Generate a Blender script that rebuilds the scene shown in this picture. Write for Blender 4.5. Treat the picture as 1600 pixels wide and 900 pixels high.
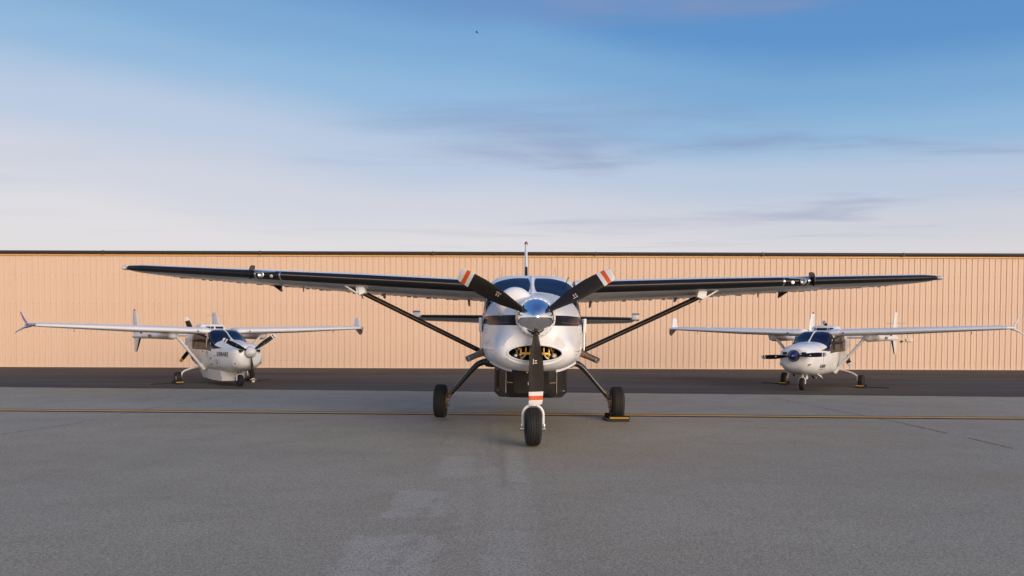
import bpy, bmesh, math, random
from mathutils import Vector, Matrix
from math import sin, cos, pi, radians, sqrt
random.seed(7)
for o in list(bpy.data.objects): bpy.data.objects.remove(o, do_unlink=True)
scene = bpy.context.scene
COL = scene.collection

# ------------------------------------------------------------------ camera
F, H = 1126.0, 1.70            # focal length in 1600-px units, eye height
cam_d = bpy.data.cameras.new('camera'); cam = bpy.data.objects.new('camera', cam_d); COL.objects.link(cam)
cam_d.sensor_width = 36.0; cam_d.lens = 36.0 * F / 1600.0
PITCH = radians(-1.5)
cam_d.shift_y = (523 + F * math.tan(radians(1.5)) - 450) / 1600.0
cam_d.clip_end = 6000; cam_d.clip_start = 0.05
cam.rotation_euler = (Matrix.Rotation(pi / 2 + PITCH, 3, 'X') @ Matrix.Rotation(radians(0.18), 3, 'Z')).to_euler()
cam.location = (0, 0, H)
scene.camera = cam

# ------------------------------------------------------------------ world, sun, exposure
SUN_AZ, SUN_EL = radians(142), radians(11)        # azimuth from +Y towards +X: behind the camera, to the right
world = bpy.data.worlds.new('World'); scene.world = world; world.use_nodes = True
wn, wl = world.node_tree.nodes, world.node_tree.links
wn.clear()
def W(t, **k):
    n = wn.new(t)
    for a, b in k.items(): setattr(n, a, b)
    return n
def wmath(op, a, b=None, c=None, clamp=False):
    n = W('ShaderNodeMath', operation=op, use_clamp=clamp)
    for i, v in enumerate((a, b, c)):
        if v is None: continue
        if isinstance(v, (int, float)): n.inputs[i].default_value = v
        else: wl.new(v, n.inputs[i])
    return n.outputs[0]
def wmix(fac, a, b, blend='MIX'):
    n = W('ShaderNodeMix', data_type='RGBA', blend_type=blend)
    for s, v in ((n.inputs[0], fac), (n.inputs[6], a), (n.inputs[7], b)):
        if isinstance(v, (int, float)): s.default_value = v
        elif isinstance(v, tuple): s.default_value = (*v, 1)
        else: wl.new(v, s)
    return n.outputs[2]
sky = W('ShaderNodeTexSky', sky_type='NISHITA', sun_disc=False, sun_elevation=SUN_EL, sun_rotation=SUN_AZ,
        altitude=100, air_density=1.0, dust_density=1.6, ozone_density=2.0)
tc = W('ShaderNodeTexCoord'); sx = W('ShaderNodeSeparateXYZ'); wl.new(tc.outputs['Generated'], sx.inputs[0])
X, Y, Z = sx.outputs
el = wmath('ARCSINE', Z)                                            # elevation, radians
# broad soft unevenness of the high veil
mp = W('ShaderNodeMapping'); mp.inputs['Scale'].default_value = (1.0, 1.0, 3.2); wl.new(tc.outputs['Generated'], mp.inputs[0])
nz = W('ShaderNodeTexNoise'); nz.inputs['Scale'].default_value = 2.1; nz.inputs['Detail'].default_value = 4; nz.inputs['Roughness'].default_value = .45
wl.new(mp.outputs[0], nz.inputs['Vector'])
el2 = wmath('ADD', el, wmath('MULTIPLY', wmath('SUBTRACT', nz.outputs['Fac'], .5), .09))
el2 = wmath('ADD', el2, wmath('MULTIPLY', wmath('ADD', wmath('MULTIPLY', wmath('MAXIMUM', X, 0), .62), wmath('MULTIPLY', wmath('MINIMUM', X, 0), .18)), el))
rampn = W('ShaderNodeValToRGB'); cr = rampn.color_ramp; cr.interpolation = 'EASE'
def lin(c): return tuple(((v / 255 + .055) / 1.055) ** 2.4 if v / 255 > .04045 else v / 255 / 12.92 for v in c)
stops = [(0, (224, 210, 206)), (6.8, (227, 220, 222)), (10, (213, 212, 221)), (13.5, (190, 203, 224)), (17.5, (148, 186, 221)),
         (21.3, (124, 171, 215)), (25.5, (93, 147, 204)), (40, (72, 118, 184)), (90, (60, 94, 158))]
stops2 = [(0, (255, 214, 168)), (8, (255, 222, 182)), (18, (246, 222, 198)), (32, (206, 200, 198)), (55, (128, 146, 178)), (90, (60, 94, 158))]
while len(cr.elements) > 1: cr.elements.remove(cr.elements[-1])
for i, (d, c) in enumerate(stops):
    e = cr.elements[0] if i == 0 else cr.elements.new(d / 90)
    e.position = d / 90; e.color = (*lin(c), 1)
elf = wmath('MULTIPLY', el2, 2 / pi, clamp=True)
wl.new(elf, rampn.inputs[0])
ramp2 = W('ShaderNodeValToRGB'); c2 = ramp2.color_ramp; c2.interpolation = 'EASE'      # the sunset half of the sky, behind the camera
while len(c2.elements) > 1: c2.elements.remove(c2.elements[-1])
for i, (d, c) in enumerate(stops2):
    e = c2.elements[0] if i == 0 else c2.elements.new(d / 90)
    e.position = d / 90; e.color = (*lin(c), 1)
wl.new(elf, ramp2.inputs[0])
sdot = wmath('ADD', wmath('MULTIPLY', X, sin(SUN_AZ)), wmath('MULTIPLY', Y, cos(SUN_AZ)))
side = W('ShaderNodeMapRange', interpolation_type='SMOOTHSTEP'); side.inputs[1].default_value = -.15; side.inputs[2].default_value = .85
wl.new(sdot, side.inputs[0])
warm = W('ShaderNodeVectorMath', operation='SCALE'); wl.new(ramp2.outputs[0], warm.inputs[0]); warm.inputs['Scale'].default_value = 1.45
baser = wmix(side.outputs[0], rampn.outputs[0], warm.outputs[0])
# wisps of grey cirrus: plane-projected noise so that the streaks flatten towards the horizon
zz = wmath('MAXIMUM', Z, .03)
cx = W('ShaderNodeCombineXYZ'); wl.new(wmath('DIVIDE', X, zz), cx.inputs[0]); wl.new(wmath('DIVIDE', Y, zz), cx.inputs[1])
mp2 = W('ShaderNodeMapping'); mp2.inputs['Scale'].default_value = (.4, 1.1, 1); mp2.inputs['Rotation'].default_value = (0, 0, radians(18)); mp2.inputs['Location'].default_value = (12.3, 2.2, 0)
wl.new(cx.outputs[0], mp2.inputs[0])
nz2 = W('ShaderNodeTexNoise'); nz2.inputs['Scale'].default_value = .85; nz2.inputs['Detail'].default_value = 6; nz2.inputs['Roughness'].default_value = .55; nz2.inputs['Distortion'].default_value = .5
wl.new(mp2.outputs[0], nz2.inputs['Vector'])
mr = W('ShaderNodeMapRange', interpolation_type='SMOOTHSTEP'); mr.inputs[1].default_value = .50; mr.inputs[2].default_value = .74
wl.new(nz2.outputs['Fac'], mr.inputs[0])
mrh = W('ShaderNodeMapRange', interpolation_type='SMOOTHSTEP'); mrh.inputs[1].default_value = radians(5); mrh.inputs[2].default_value = radians(14); wl.new(el, mrh.inputs[0])
cl = wmath('MULTIPLY', wmath('MULTIPLY', mr.outputs[0], .80), wmath('ADD', wmath('MULTIPLY', mrh.outputs[0], .75), .25))
mrx = W('ShaderNodeMapRange', interpolation_type='SMOOTHSTEP'); mrx.inputs[1].default_value = -.32; mrx.inputs[2].default_value = .10; mrx.inputs[3].default_value = .30; wl.new(X, mrx.inputs[0])
cl = wmath('MULTIPLY', cl, mrx.outputs[0])
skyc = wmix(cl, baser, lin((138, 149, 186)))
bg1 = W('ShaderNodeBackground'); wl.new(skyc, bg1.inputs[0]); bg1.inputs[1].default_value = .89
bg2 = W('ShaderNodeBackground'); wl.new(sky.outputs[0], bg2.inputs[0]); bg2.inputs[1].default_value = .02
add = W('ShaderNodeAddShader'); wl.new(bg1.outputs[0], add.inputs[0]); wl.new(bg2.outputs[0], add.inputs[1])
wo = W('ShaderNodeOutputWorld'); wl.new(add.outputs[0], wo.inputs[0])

sun_d = bpy.data.lights.new('sun', 'SUN'); sun = bpy.data.objects.new('sun', sun_d); COL.objects.link(sun)
sun_d.energy = 2.9; sun_d.angle = radians(38); sun_d.color = (1.0, .84, .70)
sd = Vector((sin(SUN_AZ) * cos(SUN_EL), cos(SUN_AZ) * cos(SUN_EL), sin(SUN_EL)))
sun.rotation_euler = sd.to_track_quat('Z', 'Y').to_euler(); sun.location = (10, -20, 12)
vs = scene.view_settings
scene.display_settings.display_device = 'sRGB'
vs.view_transform = 'Standard'; vs.look = 'None'; vs.gamma = 1; vs.exposure = 0.0; vs.use_curve_mapping = False
scene.render.engine = 'CYCLES'

# ------------------------------------------------------------------ materials
class NT:
    def __init__(s, name):
        s.m = bpy.data.materials.new(name); s.m.use_nodes = True
        s.t = s.m.node_tree; s.n = s.t.nodes; s.l = s.t.links
        s.b = s.n['Principled BSDF']
    def new(s, t, **k):
        n = s.n.new(t)
        for a, b in k.items(): setattr(n, a, b)
        return n
    def put(s, sock, v):
        if isinstance(v, tuple) and len(v) == 3 and sock.type == 'RGBA': sock.default_value = (*v, 1)
        elif isinstance(v, (int, float, tuple)): sock.default_value = v
        else: s.l.new(v, sock)
    def math(s, op, a, b=0., c=None, clamp=False):
        n = s.new('ShaderNodeMath', operation=op, use_clamp=clamp); s.put(n.inputs[0], a); s.put(n.inputs[1], b)
        if c is not None: s.put(n.inputs[2], c)
        return n.outputs[0]
    def mix(s, f, a, b, blend='MIX'):
        n = s.new('ShaderNodeMix', data_type='RGBA', blend_type=blend)
        s.put(n.inputs[0], f); s.put(n.inputs[6], a); s.put(n.inputs[7], b); return n.outputs[2]
    def coord(s, kind='Object', scale=(1, 1, 1), loc=(0, 0, 0), rot=(0, 0, 0)):
        c = s.new('ShaderNodeTexCoord'); m = s.new('ShaderNodeMapping')
        m.inputs['Scale'].default_value = scale; m.inputs['Location'].default_value = loc; m.inputs['Rotation'].default_value = rot
        s.l.new(c.outputs[kind], m.inputs[0]); return m.outputs[0]
    def noise(s, vec, scale, detail=3, rough=.5, dist=0):
        n = s.new('ShaderNodeTexNoise'); s.l.new(vec, n.inputs['Vector'])
        n.inputs['Scale'].default_value = scale; n.inputs['Detail'].default_value = detail
        n.inputs['Roughness'].default_value = rough; n.inputs['Distortion'].default_value = dist
        return n.outputs['Fac']
    def rng(s, v, a, b, c=0., d=1., smooth=True):
        n = s.new('ShaderNodeMapRange', interpolation_type='SMOOTHSTEP' if smooth else 'LINEAR')
        s.put(n.inputs[0], v)
        for i, q in enumerate((a, b, c, d)): n.inputs[i + 1].default_value = q
        return n.outputs[0]
    def bump(s, h, strength=.3, dist=.01):
        n = s.new('ShaderNodeBump'); n.inputs['Strength'].default_value = strength; n.inputs['Distance'].default_value = dist
        s.l.new(h, n.inputs['Height']); s.l.new(n.outputs[0], s.b.inputs['Normal'])
    def set(s, base=None, rough=None, metal=None, coat=None, spec=None, coat_rough=None):
        for k, v in (('Base Color', base), ('Roughness', rough), ('Metallic', metal), ('Coat Weight', coat),
                     ('Specular IOR Level', spec), ('Coat Roughness', coat_rough)):
            if v is not None: s.put(s.b.inputs[k], v)
        return s.m

def simple(name, base, rough=.5, metal=0., coat=0., var=.12, scale=6., spec=None):
    t = NT(name); v = t.coord()
    n = t.noise(v, scale, 4, .6)
    dark = tuple(c * (1 - var) for c in base); light = tuple(min(1, c * (1 + var)) for c in base)
    col = t.mix(n, dark, light)
    r = t.rng(t.noise(v, scale * 2.3, 3), .3, .7, max(0, rough - .06), min(1, rough + .06))
    return t.set(col, r, metal, coat, spec, .06)

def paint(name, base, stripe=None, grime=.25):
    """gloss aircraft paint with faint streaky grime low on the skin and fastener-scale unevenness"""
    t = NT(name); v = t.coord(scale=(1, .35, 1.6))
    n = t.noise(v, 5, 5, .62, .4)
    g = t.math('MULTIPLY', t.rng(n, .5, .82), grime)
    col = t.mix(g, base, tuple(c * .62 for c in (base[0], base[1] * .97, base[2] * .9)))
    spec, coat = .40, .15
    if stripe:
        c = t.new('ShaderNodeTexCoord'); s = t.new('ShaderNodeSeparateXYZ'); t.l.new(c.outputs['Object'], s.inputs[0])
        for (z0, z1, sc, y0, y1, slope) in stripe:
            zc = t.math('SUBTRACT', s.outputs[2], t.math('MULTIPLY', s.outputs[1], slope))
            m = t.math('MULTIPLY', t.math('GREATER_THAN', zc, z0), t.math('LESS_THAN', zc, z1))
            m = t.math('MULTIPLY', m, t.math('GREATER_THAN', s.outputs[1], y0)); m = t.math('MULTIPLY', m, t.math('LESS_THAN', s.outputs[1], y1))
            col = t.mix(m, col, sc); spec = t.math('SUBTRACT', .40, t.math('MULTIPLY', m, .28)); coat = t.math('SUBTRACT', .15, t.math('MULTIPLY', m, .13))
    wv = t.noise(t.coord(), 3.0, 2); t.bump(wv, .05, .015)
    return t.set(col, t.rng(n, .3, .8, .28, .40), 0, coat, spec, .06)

M = {}
M['white'] = paint('gloss_white_paint', (.80, .80, .81))
M['cowl'] = paint('cowl_white_paint', (.80, .80, .81), [(1.872, 2.022, (.008, .006, .014), -9, 9, .012)], .15)
M['belly'] = paint('shaded_soiled_white_paint', (.50, .495, .48), None, .6)  # greyed white: underside shade put into the colour, along with stains
M['white337'] = paint('aged_white_paint', (.79, .785, .785), None, .35)
M['navy'] = simple('navy_gloss_paint', (.010, .012, .075), .25, 0, .3, .12, 6., .4)
M['black'] = simple('black_paint', (.012, .011, .012), .35, 0, .1, .12, 6., .3)
M['boot'] = simple('black_rubber_boot', (.011, .0105, .013), .42, 0, 0, .25, 3, .30)
M['pod'] = simple('dark_pod_paint', (.014, .012, .012), .36, 0, .1, .3, 4, .3)
M['rubber'] = simple('tyre_rubber', (.016, .015, .015), .78, 0, 0, .3, 14)
M['blade'] = simple('dark_blade_paint', (.022, .0175, .014), .50, 0, 0, .2, 8, .22)
M['tipwhite'] = simple('blade_tip_white', (.68, .66, .64), .45)
M['tiporange'] = simple('blade_tip_orange', (.62, .090, .010), .45)
M['tipyellow'] = simple('blade_tip_yellow', (.75, .42, .05), .5)
M['yellow'] = simple('chock_yellow', (.80, .42, .012), .5)
M['chrome'] = simple('polished_metal', (.86, .86, .87), .05, 1., 0, .02)
M['alu'] = simple('brushed_aluminium', (.62, .61, .60), .32, 1., 0, .1, 12)
M['steel'] = simple('dark_steel', (.20, .17, .15), .42, .9, 0, .3, 20)
M['brown'] = simple('heat_browned_metal', (.30, .20, .13), .38, .85, 0, .3, 14)
M['brake'] = simple('dusty_brake_metal', (.34, .22, .13), .55, .5, 0, .35, 30)
M['gold'] = simple('yellow_chromate_metal', (.78, .46, .10), .35, .55, 0, .25, 18)
M['cream'] = simple('cream_engine_part', (.72, .62, .42), .4, .2, 0, .2, 18)
M['dark'] = simple('dark_cavity', (.010, .008, .007), .8)
M['red'] = simple('red_beacon', (.28, .025, .012), .25, 0, .3)
M['redbrown'] = simple('rust_red_paint', (.25, .07, .03), .5)
M['legdark'] = simple('black_gear_leg', (.020, .018, .019), .32, 0, .25, .2, 8)
M['trim'] = simple('bare_and_sunlit_trim', (.32, .25, .18), .5, .3, 0, .3, 25)  # bare edges, plus painted-in sunlit tone of left pillars and boot line
M['sealant'] = simple('panel_gap', (.16, .155, .16), .6)
M['roundel'] = simple('insignia_blue', (.06, .07, .22), .4)
M['letter'] = simple('lettering_black', (.018, .014, .016), .45)
M['rope'] = simple('black_rope', (.02, .018, .016), .9)
M['seat'] = simple('tan_seat', (.42, .33, .22), .8)
# camouflage-like blue striped winglet
t = NT('blue_streaked_winglet_paint'); n = t.noise(t.coord(scale=(3, 3, 9), rot=(.5, .4, .2)), 2.2, 2, .5, 1.5)
r = t.new('ShaderNodeValToRGB'); r.color_ramp.interpolation = 'CONSTANT'
for i, (p, c) in enumerate([(0, (.02, .02, .07)), (.42, (.10, .16, .55)), (.50, (.45, .38, .48)), (.56, (.06, .08, .30)), (.62, (.55, .55, .66))]):
    e = r.color_ramp.elements[i] if i < 2 else r.color_ramp.elements.new(p); e.position = p; e.color = (*c, 1)
t.l.new(n, r.inputs[0]); M['winglet'] = t.set(r.outputs[0], .25, 0, .5)
# windscreen glass: dark tinted acrylic
t = NT('tinted_acrylic'); M['glass'] = t.set((.005, .007, .022), .05, 0, .10, .36, .03)
t = NT('cabin_glass'); g_ = t.noise(t.coord(scale=(1, 2.2, 1)), 3.5, 2)
M['glass2'] = t.set(t.mix(t.rng(g_, .5, .62), (.012, .010, .008), (.036, .027, .018)), .08, 0, 0., .10)
t.b.inputs['Transmission Weight'].default_value = .0
t = NT('lamp_lens'); M['lens'] = t.set((.85, .83, .78), .06, .6, 1.0)

# hangar cladding
t = NT('tan_cladding'); v = t.coord(); oi = t.new('ShaderNodeObjectInfo')
n1 = t.noise(t.coord(scale=(1, 1, .10)), 9, 4, .6)
n2 = t.noise(v, 1.3, 3)
col = t.mix(t.rng(n1, .35, .75), (.755, .545, .402), (.715, .512, .372))
col = t.mix(t.math('MULTIPLY', oi.outputs['Random'], .35), col, (.785, .585, .445))
col = t.mix(t.math('MULTIPLY', t.rng(n2, .55, .8), .25), col, (.62, .45, .335))
sx_ = t.new('ShaderNodeSeparateXYZ'); t.l.new(v, sx_.inputs[0])
row = t.math('ABSOLUTE', t.math('SUBTRACT', t.math('MODULO', t.math('ADD', sx_.outputs[2], .35), 1.42), .71))
dot = t.math('MULTIPLY', t.math('LESS_THAN', row, .016), t.math('LESS_THAN', t.math('ABSOLUTE', t.math('SUBTRACT', sx_.outputs[0], .19)), .018))
col = t.mix(t.math('MULTIPLY', dot, .6), col, (.30, .22, .16))       # fastener heads along the girts
M['clad'] = t.set(col, t.rng(n1, .3, .7, .50, .62), 0, 0, .3)
M['eave'] = simple('dark_brown_gutter', (.050, .038, .028), .5, 0, 0, .2, 3)
M['amber'] = simple('amber_paint', (.85, .47, .17), .5)
M['roofm'] = simple('roof_sheet', (.35, .33, .31), .5)

# ------------------------------------------------------------------ mesh helpers
def link(name, me, mats, parent=None, smooth=True, ang=38):
    for m in (mats if isinstance(mats, (list, tuple)) else [mats]): me.materials.append(M[m] if isinstance(m, str) else m)
    if smooth:
        me.shade_smooth(); me.set_sharp_from_angle(angle=radians(ang))
    o = bpy.data.objects.new(name, me); COL.objects.link(o)
    if parent: o.parent = parent
    return o
def mk(name, vf, mats, parent=None, smooth=True, ang=38, fm=None):
    v, f = vf
    me = bpy.data.meshes.new(name); me.from_pydata([tuple(p) for p in v], [], f); 
    if fm: me.polygons.foreach_set('material_index', fm)
    bm = bmesh.new(); bm.from_mesh(me); bmesh.ops.recalc_face_normals(bm, faces=bm.faces); bm.to_mesh(me); bm.free()
    me.update()
    return link(name, me, mats, parent, smooth, ang)
def join(*parts):
    V, Fc = [], []
    for v, f in parts:
        k = len(V); V += [tuple(p) for p in v]; Fc += [tuple(i + k for i in q) for q in f]
    return V, Fc
def empty(name, loc, rz=0., ry=0.):
    o = bpy.data.objects.new(name, None); COL.objects.link(o); o.location = loc; o.rotation_euler = (0, ry, rz); o.empty_display_size = .3
    return o
def tag(o, label=None, cat=None, group=None, kind=None):
    for k, v in (('label', label), ('category', cat), ('group', group), ('kind', kind)):
        if v: o[k] = v
    return o
def box(c, s, rot=None, bev=0.):
    bm = bmesh.new(); bmesh.ops.create_cube(bm, size=1)
    bmesh.ops.scale(bm, vec=s, verts=bm.verts)
    if bev: bmesh.ops.bevel(bm, geom=bm.edges[:], offset=bev, segments=2, affect='EDGES', profile=.5)
    if rot: bmesh.ops.rotate(bm, cent=(0, 0, 0), matrix=Matrix.Rotation(rot[1], 3, rot[0]), verts=bm.verts)
    bmesh.ops.translate(bm, vec=c, verts=bm.verts)
    bm.verts.index_update(); r = [v.co[:] for v in bm.verts], [tuple(v.index for v in f.verts) for f in bm.faces]; bm.free(); return r
def frame_of(d):
    d = Vector(d).normalized(); a = Vector((0, 0, 1)) if abs(d.z) < .9 else Vector((1, 0, 0))
    u = d.cross(a).normalized(); return d, u, d.cross(u).normalized()
def tube(path, r, n=12, cap=True, flat=None):
    """swept tube; r number or list; flat=(axis vector, factor) squashes the section"""
    P = [Vector(p) for p in path]; R = r if isinstance(r, (list, tuple)) else [r] * len(P)
    V, Fc = [], []; pu = None
    for i, p in enumerate(P):
        d = (P[min(i + 1, len(P) - 1)] - P[max(i - 1, 0)])
        d, u, w = frame_of(d)
        if pu is not None:
            u = (pu - d * pu.dot(d)).normalized(); w = d.cross(u)
        pu = u
        for k in range(n):
            a = 2 * pi * k / n; off = (u * cos(a) + w * sin(a)) * R[i]
            if flat: ax = Vector(flat[0]).normalized(); off += ax * off.dot(ax) * (flat[1] - 1)
            V.append(p + off)
    for i in range(len(P) - 1):
        for k in range(n): Fc.append((i * n + k, i * n + (k + 1) % n, (i + 1) * n + (k + 1) % n, (i + 1) * n + k))
    if cap: Fc.append(tuple(range(n - 1, -1, -1))); Fc.append(tuple(range((len(P) - 1) * n, len(P) * n)))
    return V, Fc
def smoothpath(pts, n=6):
    P = [Vector(p) for p in pts]; out = []
    for i in range(len(P) - 1):
        p0, p1, p2, p3 = P[max(i - 1, 0)], P[i], P[i + 1], P[min(i + 2, len(P) - 1)]
        for k in range(n):
            s = k / n
            out.append(.5 * ((2 * p1) + (p2 - p0) * s + (2 * p0 - 5 * p1 + 4 * p2 - p3) * s * s + (3 * p1 - p0 - 3 * p2 + p3) * s ** 3))
    out.append(P[-1]); return out
def lathe(prof, c, axis=(0, 1, 0), n=40, closed=False):
    """prof: (along-axis, radius) pairs"""
    d, u, w = frame_of(axis); c = Vector(c); V, Fc = [], []
    for (a, r) in prof:
        for k in range(n):
            q = 2 * pi * k / n; V.append(c + d * a + (u * cos(q) + w * sin(q)) * r)
    m = len(prof)
    for i in range(m if closed else m - 1):
        j = (i + 1) % m
        for k in range(n): Fc.append((i * n + k, i * n + (k + 1) % n, j * n + (k + 1) % n, j * n + k))
    if not closed:
        Fc.append(tuple(range(n - 1, -1, -1))); Fc.append(tuple(range((m - 1) * n, m * n)))
    return V, Fc
def prism(poly, d):
    """poly: 3-D outline, d: extrusion vector (centred)"""
    d = Vector(d); n = len(poly); P = [Vector(p) for p in poly]
    V = [p - d / 2 for p in P] + [p + d / 2 for p in P]
    Fc = [tuple(range(n)), tuple(range(2 * n - 1, n - 1, -1))] + [(i, (i + 1) % n, n + (i + 1) % n, n + i) for i in range(n)]
    return V, Fc

def hermite(xs, ys, x):
    n = len(xs)
    if x <= xs[0]: return ys[0]
    if x >= xs[-1]: return ys[-1]
    i = 0
    while x > xs[i + 1]: i += 1
    def slope(k):
        if k == 0: return (ys[1] - ys[0]) / (xs[1] - xs[0])
        if k == n - 1: return (ys[-1] - ys[-2]) / (xs[-1] - xs[-2])
        a = (ys[k] - ys[k - 1]) / (xs[k] - xs[k - 1]); b = (ys[k + 1] - ys[k]) / (xs[k + 1] - xs[k])
        if a * b <= 0: return 0
        return 2 * a * b / (a + b)
    h = xs[i + 1] - xs[i]; s = (x - xs[i]) / h
    return ((2 * s ** 3 - 3 * s * s + 1) * ys[i] + (s ** 3 - 2 * s * s + s) * h * slope(i)
            + (-2 * s ** 3 + 3 * s * s) * ys[i + 1] + (s ** 3 - s * s) * h * slope(i + 1))

class Loft:
    """symmetric body: half sections (x,z) from top centre to bottom centre at stations y"""
    def __init__(s, secs):
        s.y = [a for a, _ in secs]; s.k = len(secs[0][1])
        s.px = [[b[i][0] for _, b in secs] for i in range(s.k)]; s.pz = [[b[i][1] for _, b in secs] for i in range(s.k)]
        s.cache = {}
    def ring(s, y):
        key = round(y, 5)
        if key not in s.cache:
            s.cache[key] = [(hermite(s.y, s.px[i], y), hermite(s.y, s.pz[i], y)) for i in range(s.k)]
        return s.cache[key]
    def pt(s, u, y, side=1):
        P = s.ring(y); n = s.k - 1; q = min(max(u, 0), 1) * n; i = min(int(q), n - 1); t = q - i
        g = lambda j: (-P[-j][0], P[-j][1]) if j < 0 else ((-P[2 * n - j][0], P[2 * n - j][1]) if j > n else P[j])
        a, b, c, d = g(i - 1), g(i), g(i + 1), g(i + 2)
        f = lambda m: .5 * (2 * b[m] + (c[m] - a[m]) * t + (2 * a[m] - 5 * b[m] + 4 * c[m] - d[m]) * t * t + (3 * b[m] - a[m] - 3 * c[m] + d[m]) * t ** 3)
        return Vector((f(0) * side, y, f(1)))
    def nrm(s, u, y, side=1):
        e = 1e-3
        du = s.pt(min(u + e, 1), y, side) - s.pt(max(u - e, 0), y, side); dy = s.pt(u, y + e, side) - s.pt(u, y - e, side)
        n = du.cross(dy).normalized(); c = s.pt(u, y, side); z0 = (s.ring(y)[0][1] + s.ring(y)[-1][1]) / 2
        if n.dot(c - Vector((0, y, z0))) < 0: n = -n
        return n
    def u_at(s, y, z):
        lo, hi = 0., 1.
        for _ in range(30):
            m = (lo + hi) / 2
            if s.pt(m, y).z > z: lo = m
            else: hi = m
        return (lo + hi) / 2
    def mesh(s, y0, y1, ny, nu):
        V, Fc = [], []; N = 2 * nu
        for j in range(ny + 1):
            y = y0 + (y1 - y0) * j / ny
            for k in range(N):
                V.append(s.pt(k / nu, y, 1) if k <= nu else s.pt((N - k) / nu, y, -1))
        for j in range(ny):
            for k in range(N): Fc.append((j * N + k, j * N + (k + 1) % N, (j + 1) * N + (k + 1) % N, (j + 1) * N + k))
        Fc.append(tuple(range(N - 1, -1, -1))); Fc.append(tuple(range(ny * N, (ny + 1) * N)))
        return V, Fc
    def patch(s, fn, side=1, na=14, nb=14, off=.004, thick=.006, rnd=.25):
        """raised panel following the skin; fn(a,b)->(u,y) for a,b in 0..1; rnd rounds the corners"""
        V, Fc = [], []
        def sq(a, b):
            a, b = 2 * a - 1, 2 * b - 1
            return (a * sqrt(max(0, 1 - rnd * b * b / 1.0 * .5)) + 1) / 2, (b * sqrt(max(0, 1 - rnd * a * a * .5)) + 1) / 2
        for lay in (off + thick, off - thick):
            for j in range(nb + 1):
                for i in range(na + 1):
                    u, y = fn(*sq(i / na, j / nb)); V.append(s.pt(u, y, side) + s.nrm(u, y, side) * lay)
        w = na + 1; K = w * (nb + 1)
        for j in range(nb):
            for i in range(na): Fc.append((j * w + i, j * w + i + 1, (j + 1) * w + i + 1, (j + 1) * w + i))
        edge = [i for i in range(w)] + [j * w + na for j in range(1, nb + 1)] + [nb * w + i for i in range(na - 1, -1, -1)] + [j * w for j in range(nb - 1, 0, -1)]
        for q in range(len(edge)):
            a, b = edge[q], edge[(q + 1) % len(edge)]; Fc.append((a, b, b + K, a + K))
        return V, Fc
    def yz(s, y, z, side, off):
        u = s.u_at(y, z); return s.pt(u, y, side) + s.nrm(u, y, side) * off

def airfoil(t, chord, cu=1., cl=1., n=14, off=0., camber=.02):
    def pts(cmax, sg):
        o = []
        for i in range(n + 1):
            c = cmax * (1 - cos(pi / 2 * i / n)) if cmax < 1 else .5 * (1 - cos(pi * i / n))
            yt = 5 * t * (.2969 * sqrt(c) - .126 * c - .3516 * c * c + .2843 * c ** 3 - .1036 * c ** 4)
            p = .4; yc = camber / p ** 2 * (2 * p * c - c * c) if c < p else camber / (1 - p) ** 2 * (1 - 2 * p + 2 * p * c - c * c)
            o.append((c, yc + sg * yt))
        return o
    U, L = pts(cu, 1), pts(cl, -1)
    P = U[::-1] + L[1:]
    if off:
        e = off / chord; Q = []
        for i, p in enumerate(P):
            a, b = P[max(i - 1, 0)], P[min(i + 1, len(P) - 1)]; dx, dz = b[0] - a[0], b[1] - a[1]; l = sqrt(dx * dx + dz * dz) or 1
            Q.append((p[0] + dz / l * e * 1.0, p[1] - dx / l * e * 1.0))
        # direction travelled: upper TE -> LE -> lower TE, so the outward normal is (dz,-dx) mirrored
        P = [(2 * p[0] - q[0], 2 * p[1] - q[1]) if ((q[0] - p[0]) * (p[0] - .3) + (q[1] - p[1]) * (p[1])) < 0 else q for p, q in zip(P, Q)]
    return P
def wing(stations, mp=lambda p: p, cu=1., cl=1., n=14, off=0., camber=.02, cap=True):
    """stations: (span, yLE, zLE, chord, thickness ratio, incidence rad)"""
    V, Fc = [], []; m = None
    for (sp, y, z, ch, th, inc) in stations:
        P = airfoil(th, ch, cu, cl, n, off, camber); m = len(P)
        for (c, h) in P: V.append(Vector(mp((sp, y + c * ch, z + h * ch - c * ch * math.tan(inc)))))
    for j in range(len(stations) - 1):
        for i in range(m - 1): Fc.append((j * m + i, j * m + i + 1, (j + 1) * m + i + 1, (j + 1) * m + i))
        Fc.append((j * m + m - 1, j * m, (j + 1) * m, (j + 1) * m + m - 1))
    if cap: Fc.append(tuple(range(m - 1, -1, -1))); k = (len(stations) - 1) * m; Fc.append(tuple(range(k, k + m)))
    return V, Fc
def lerp_st(st, s):
    for a, b in zip(st[:-1], st[1:]):
        if s <= b[0] or b is st[-1]:
            q = (s - a[0]) / (b[0] - a[0]); return tuple(a[i] + (b[i] - a[i]) * q for i in range(6))
def span_range(st, s0, s1):
    return [lerp_st(st, s0)] + [x for x in st if s0 + 1e-4 < x[0] < s1 - 1e-4] + [lerp_st(st, s1)]

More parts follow.
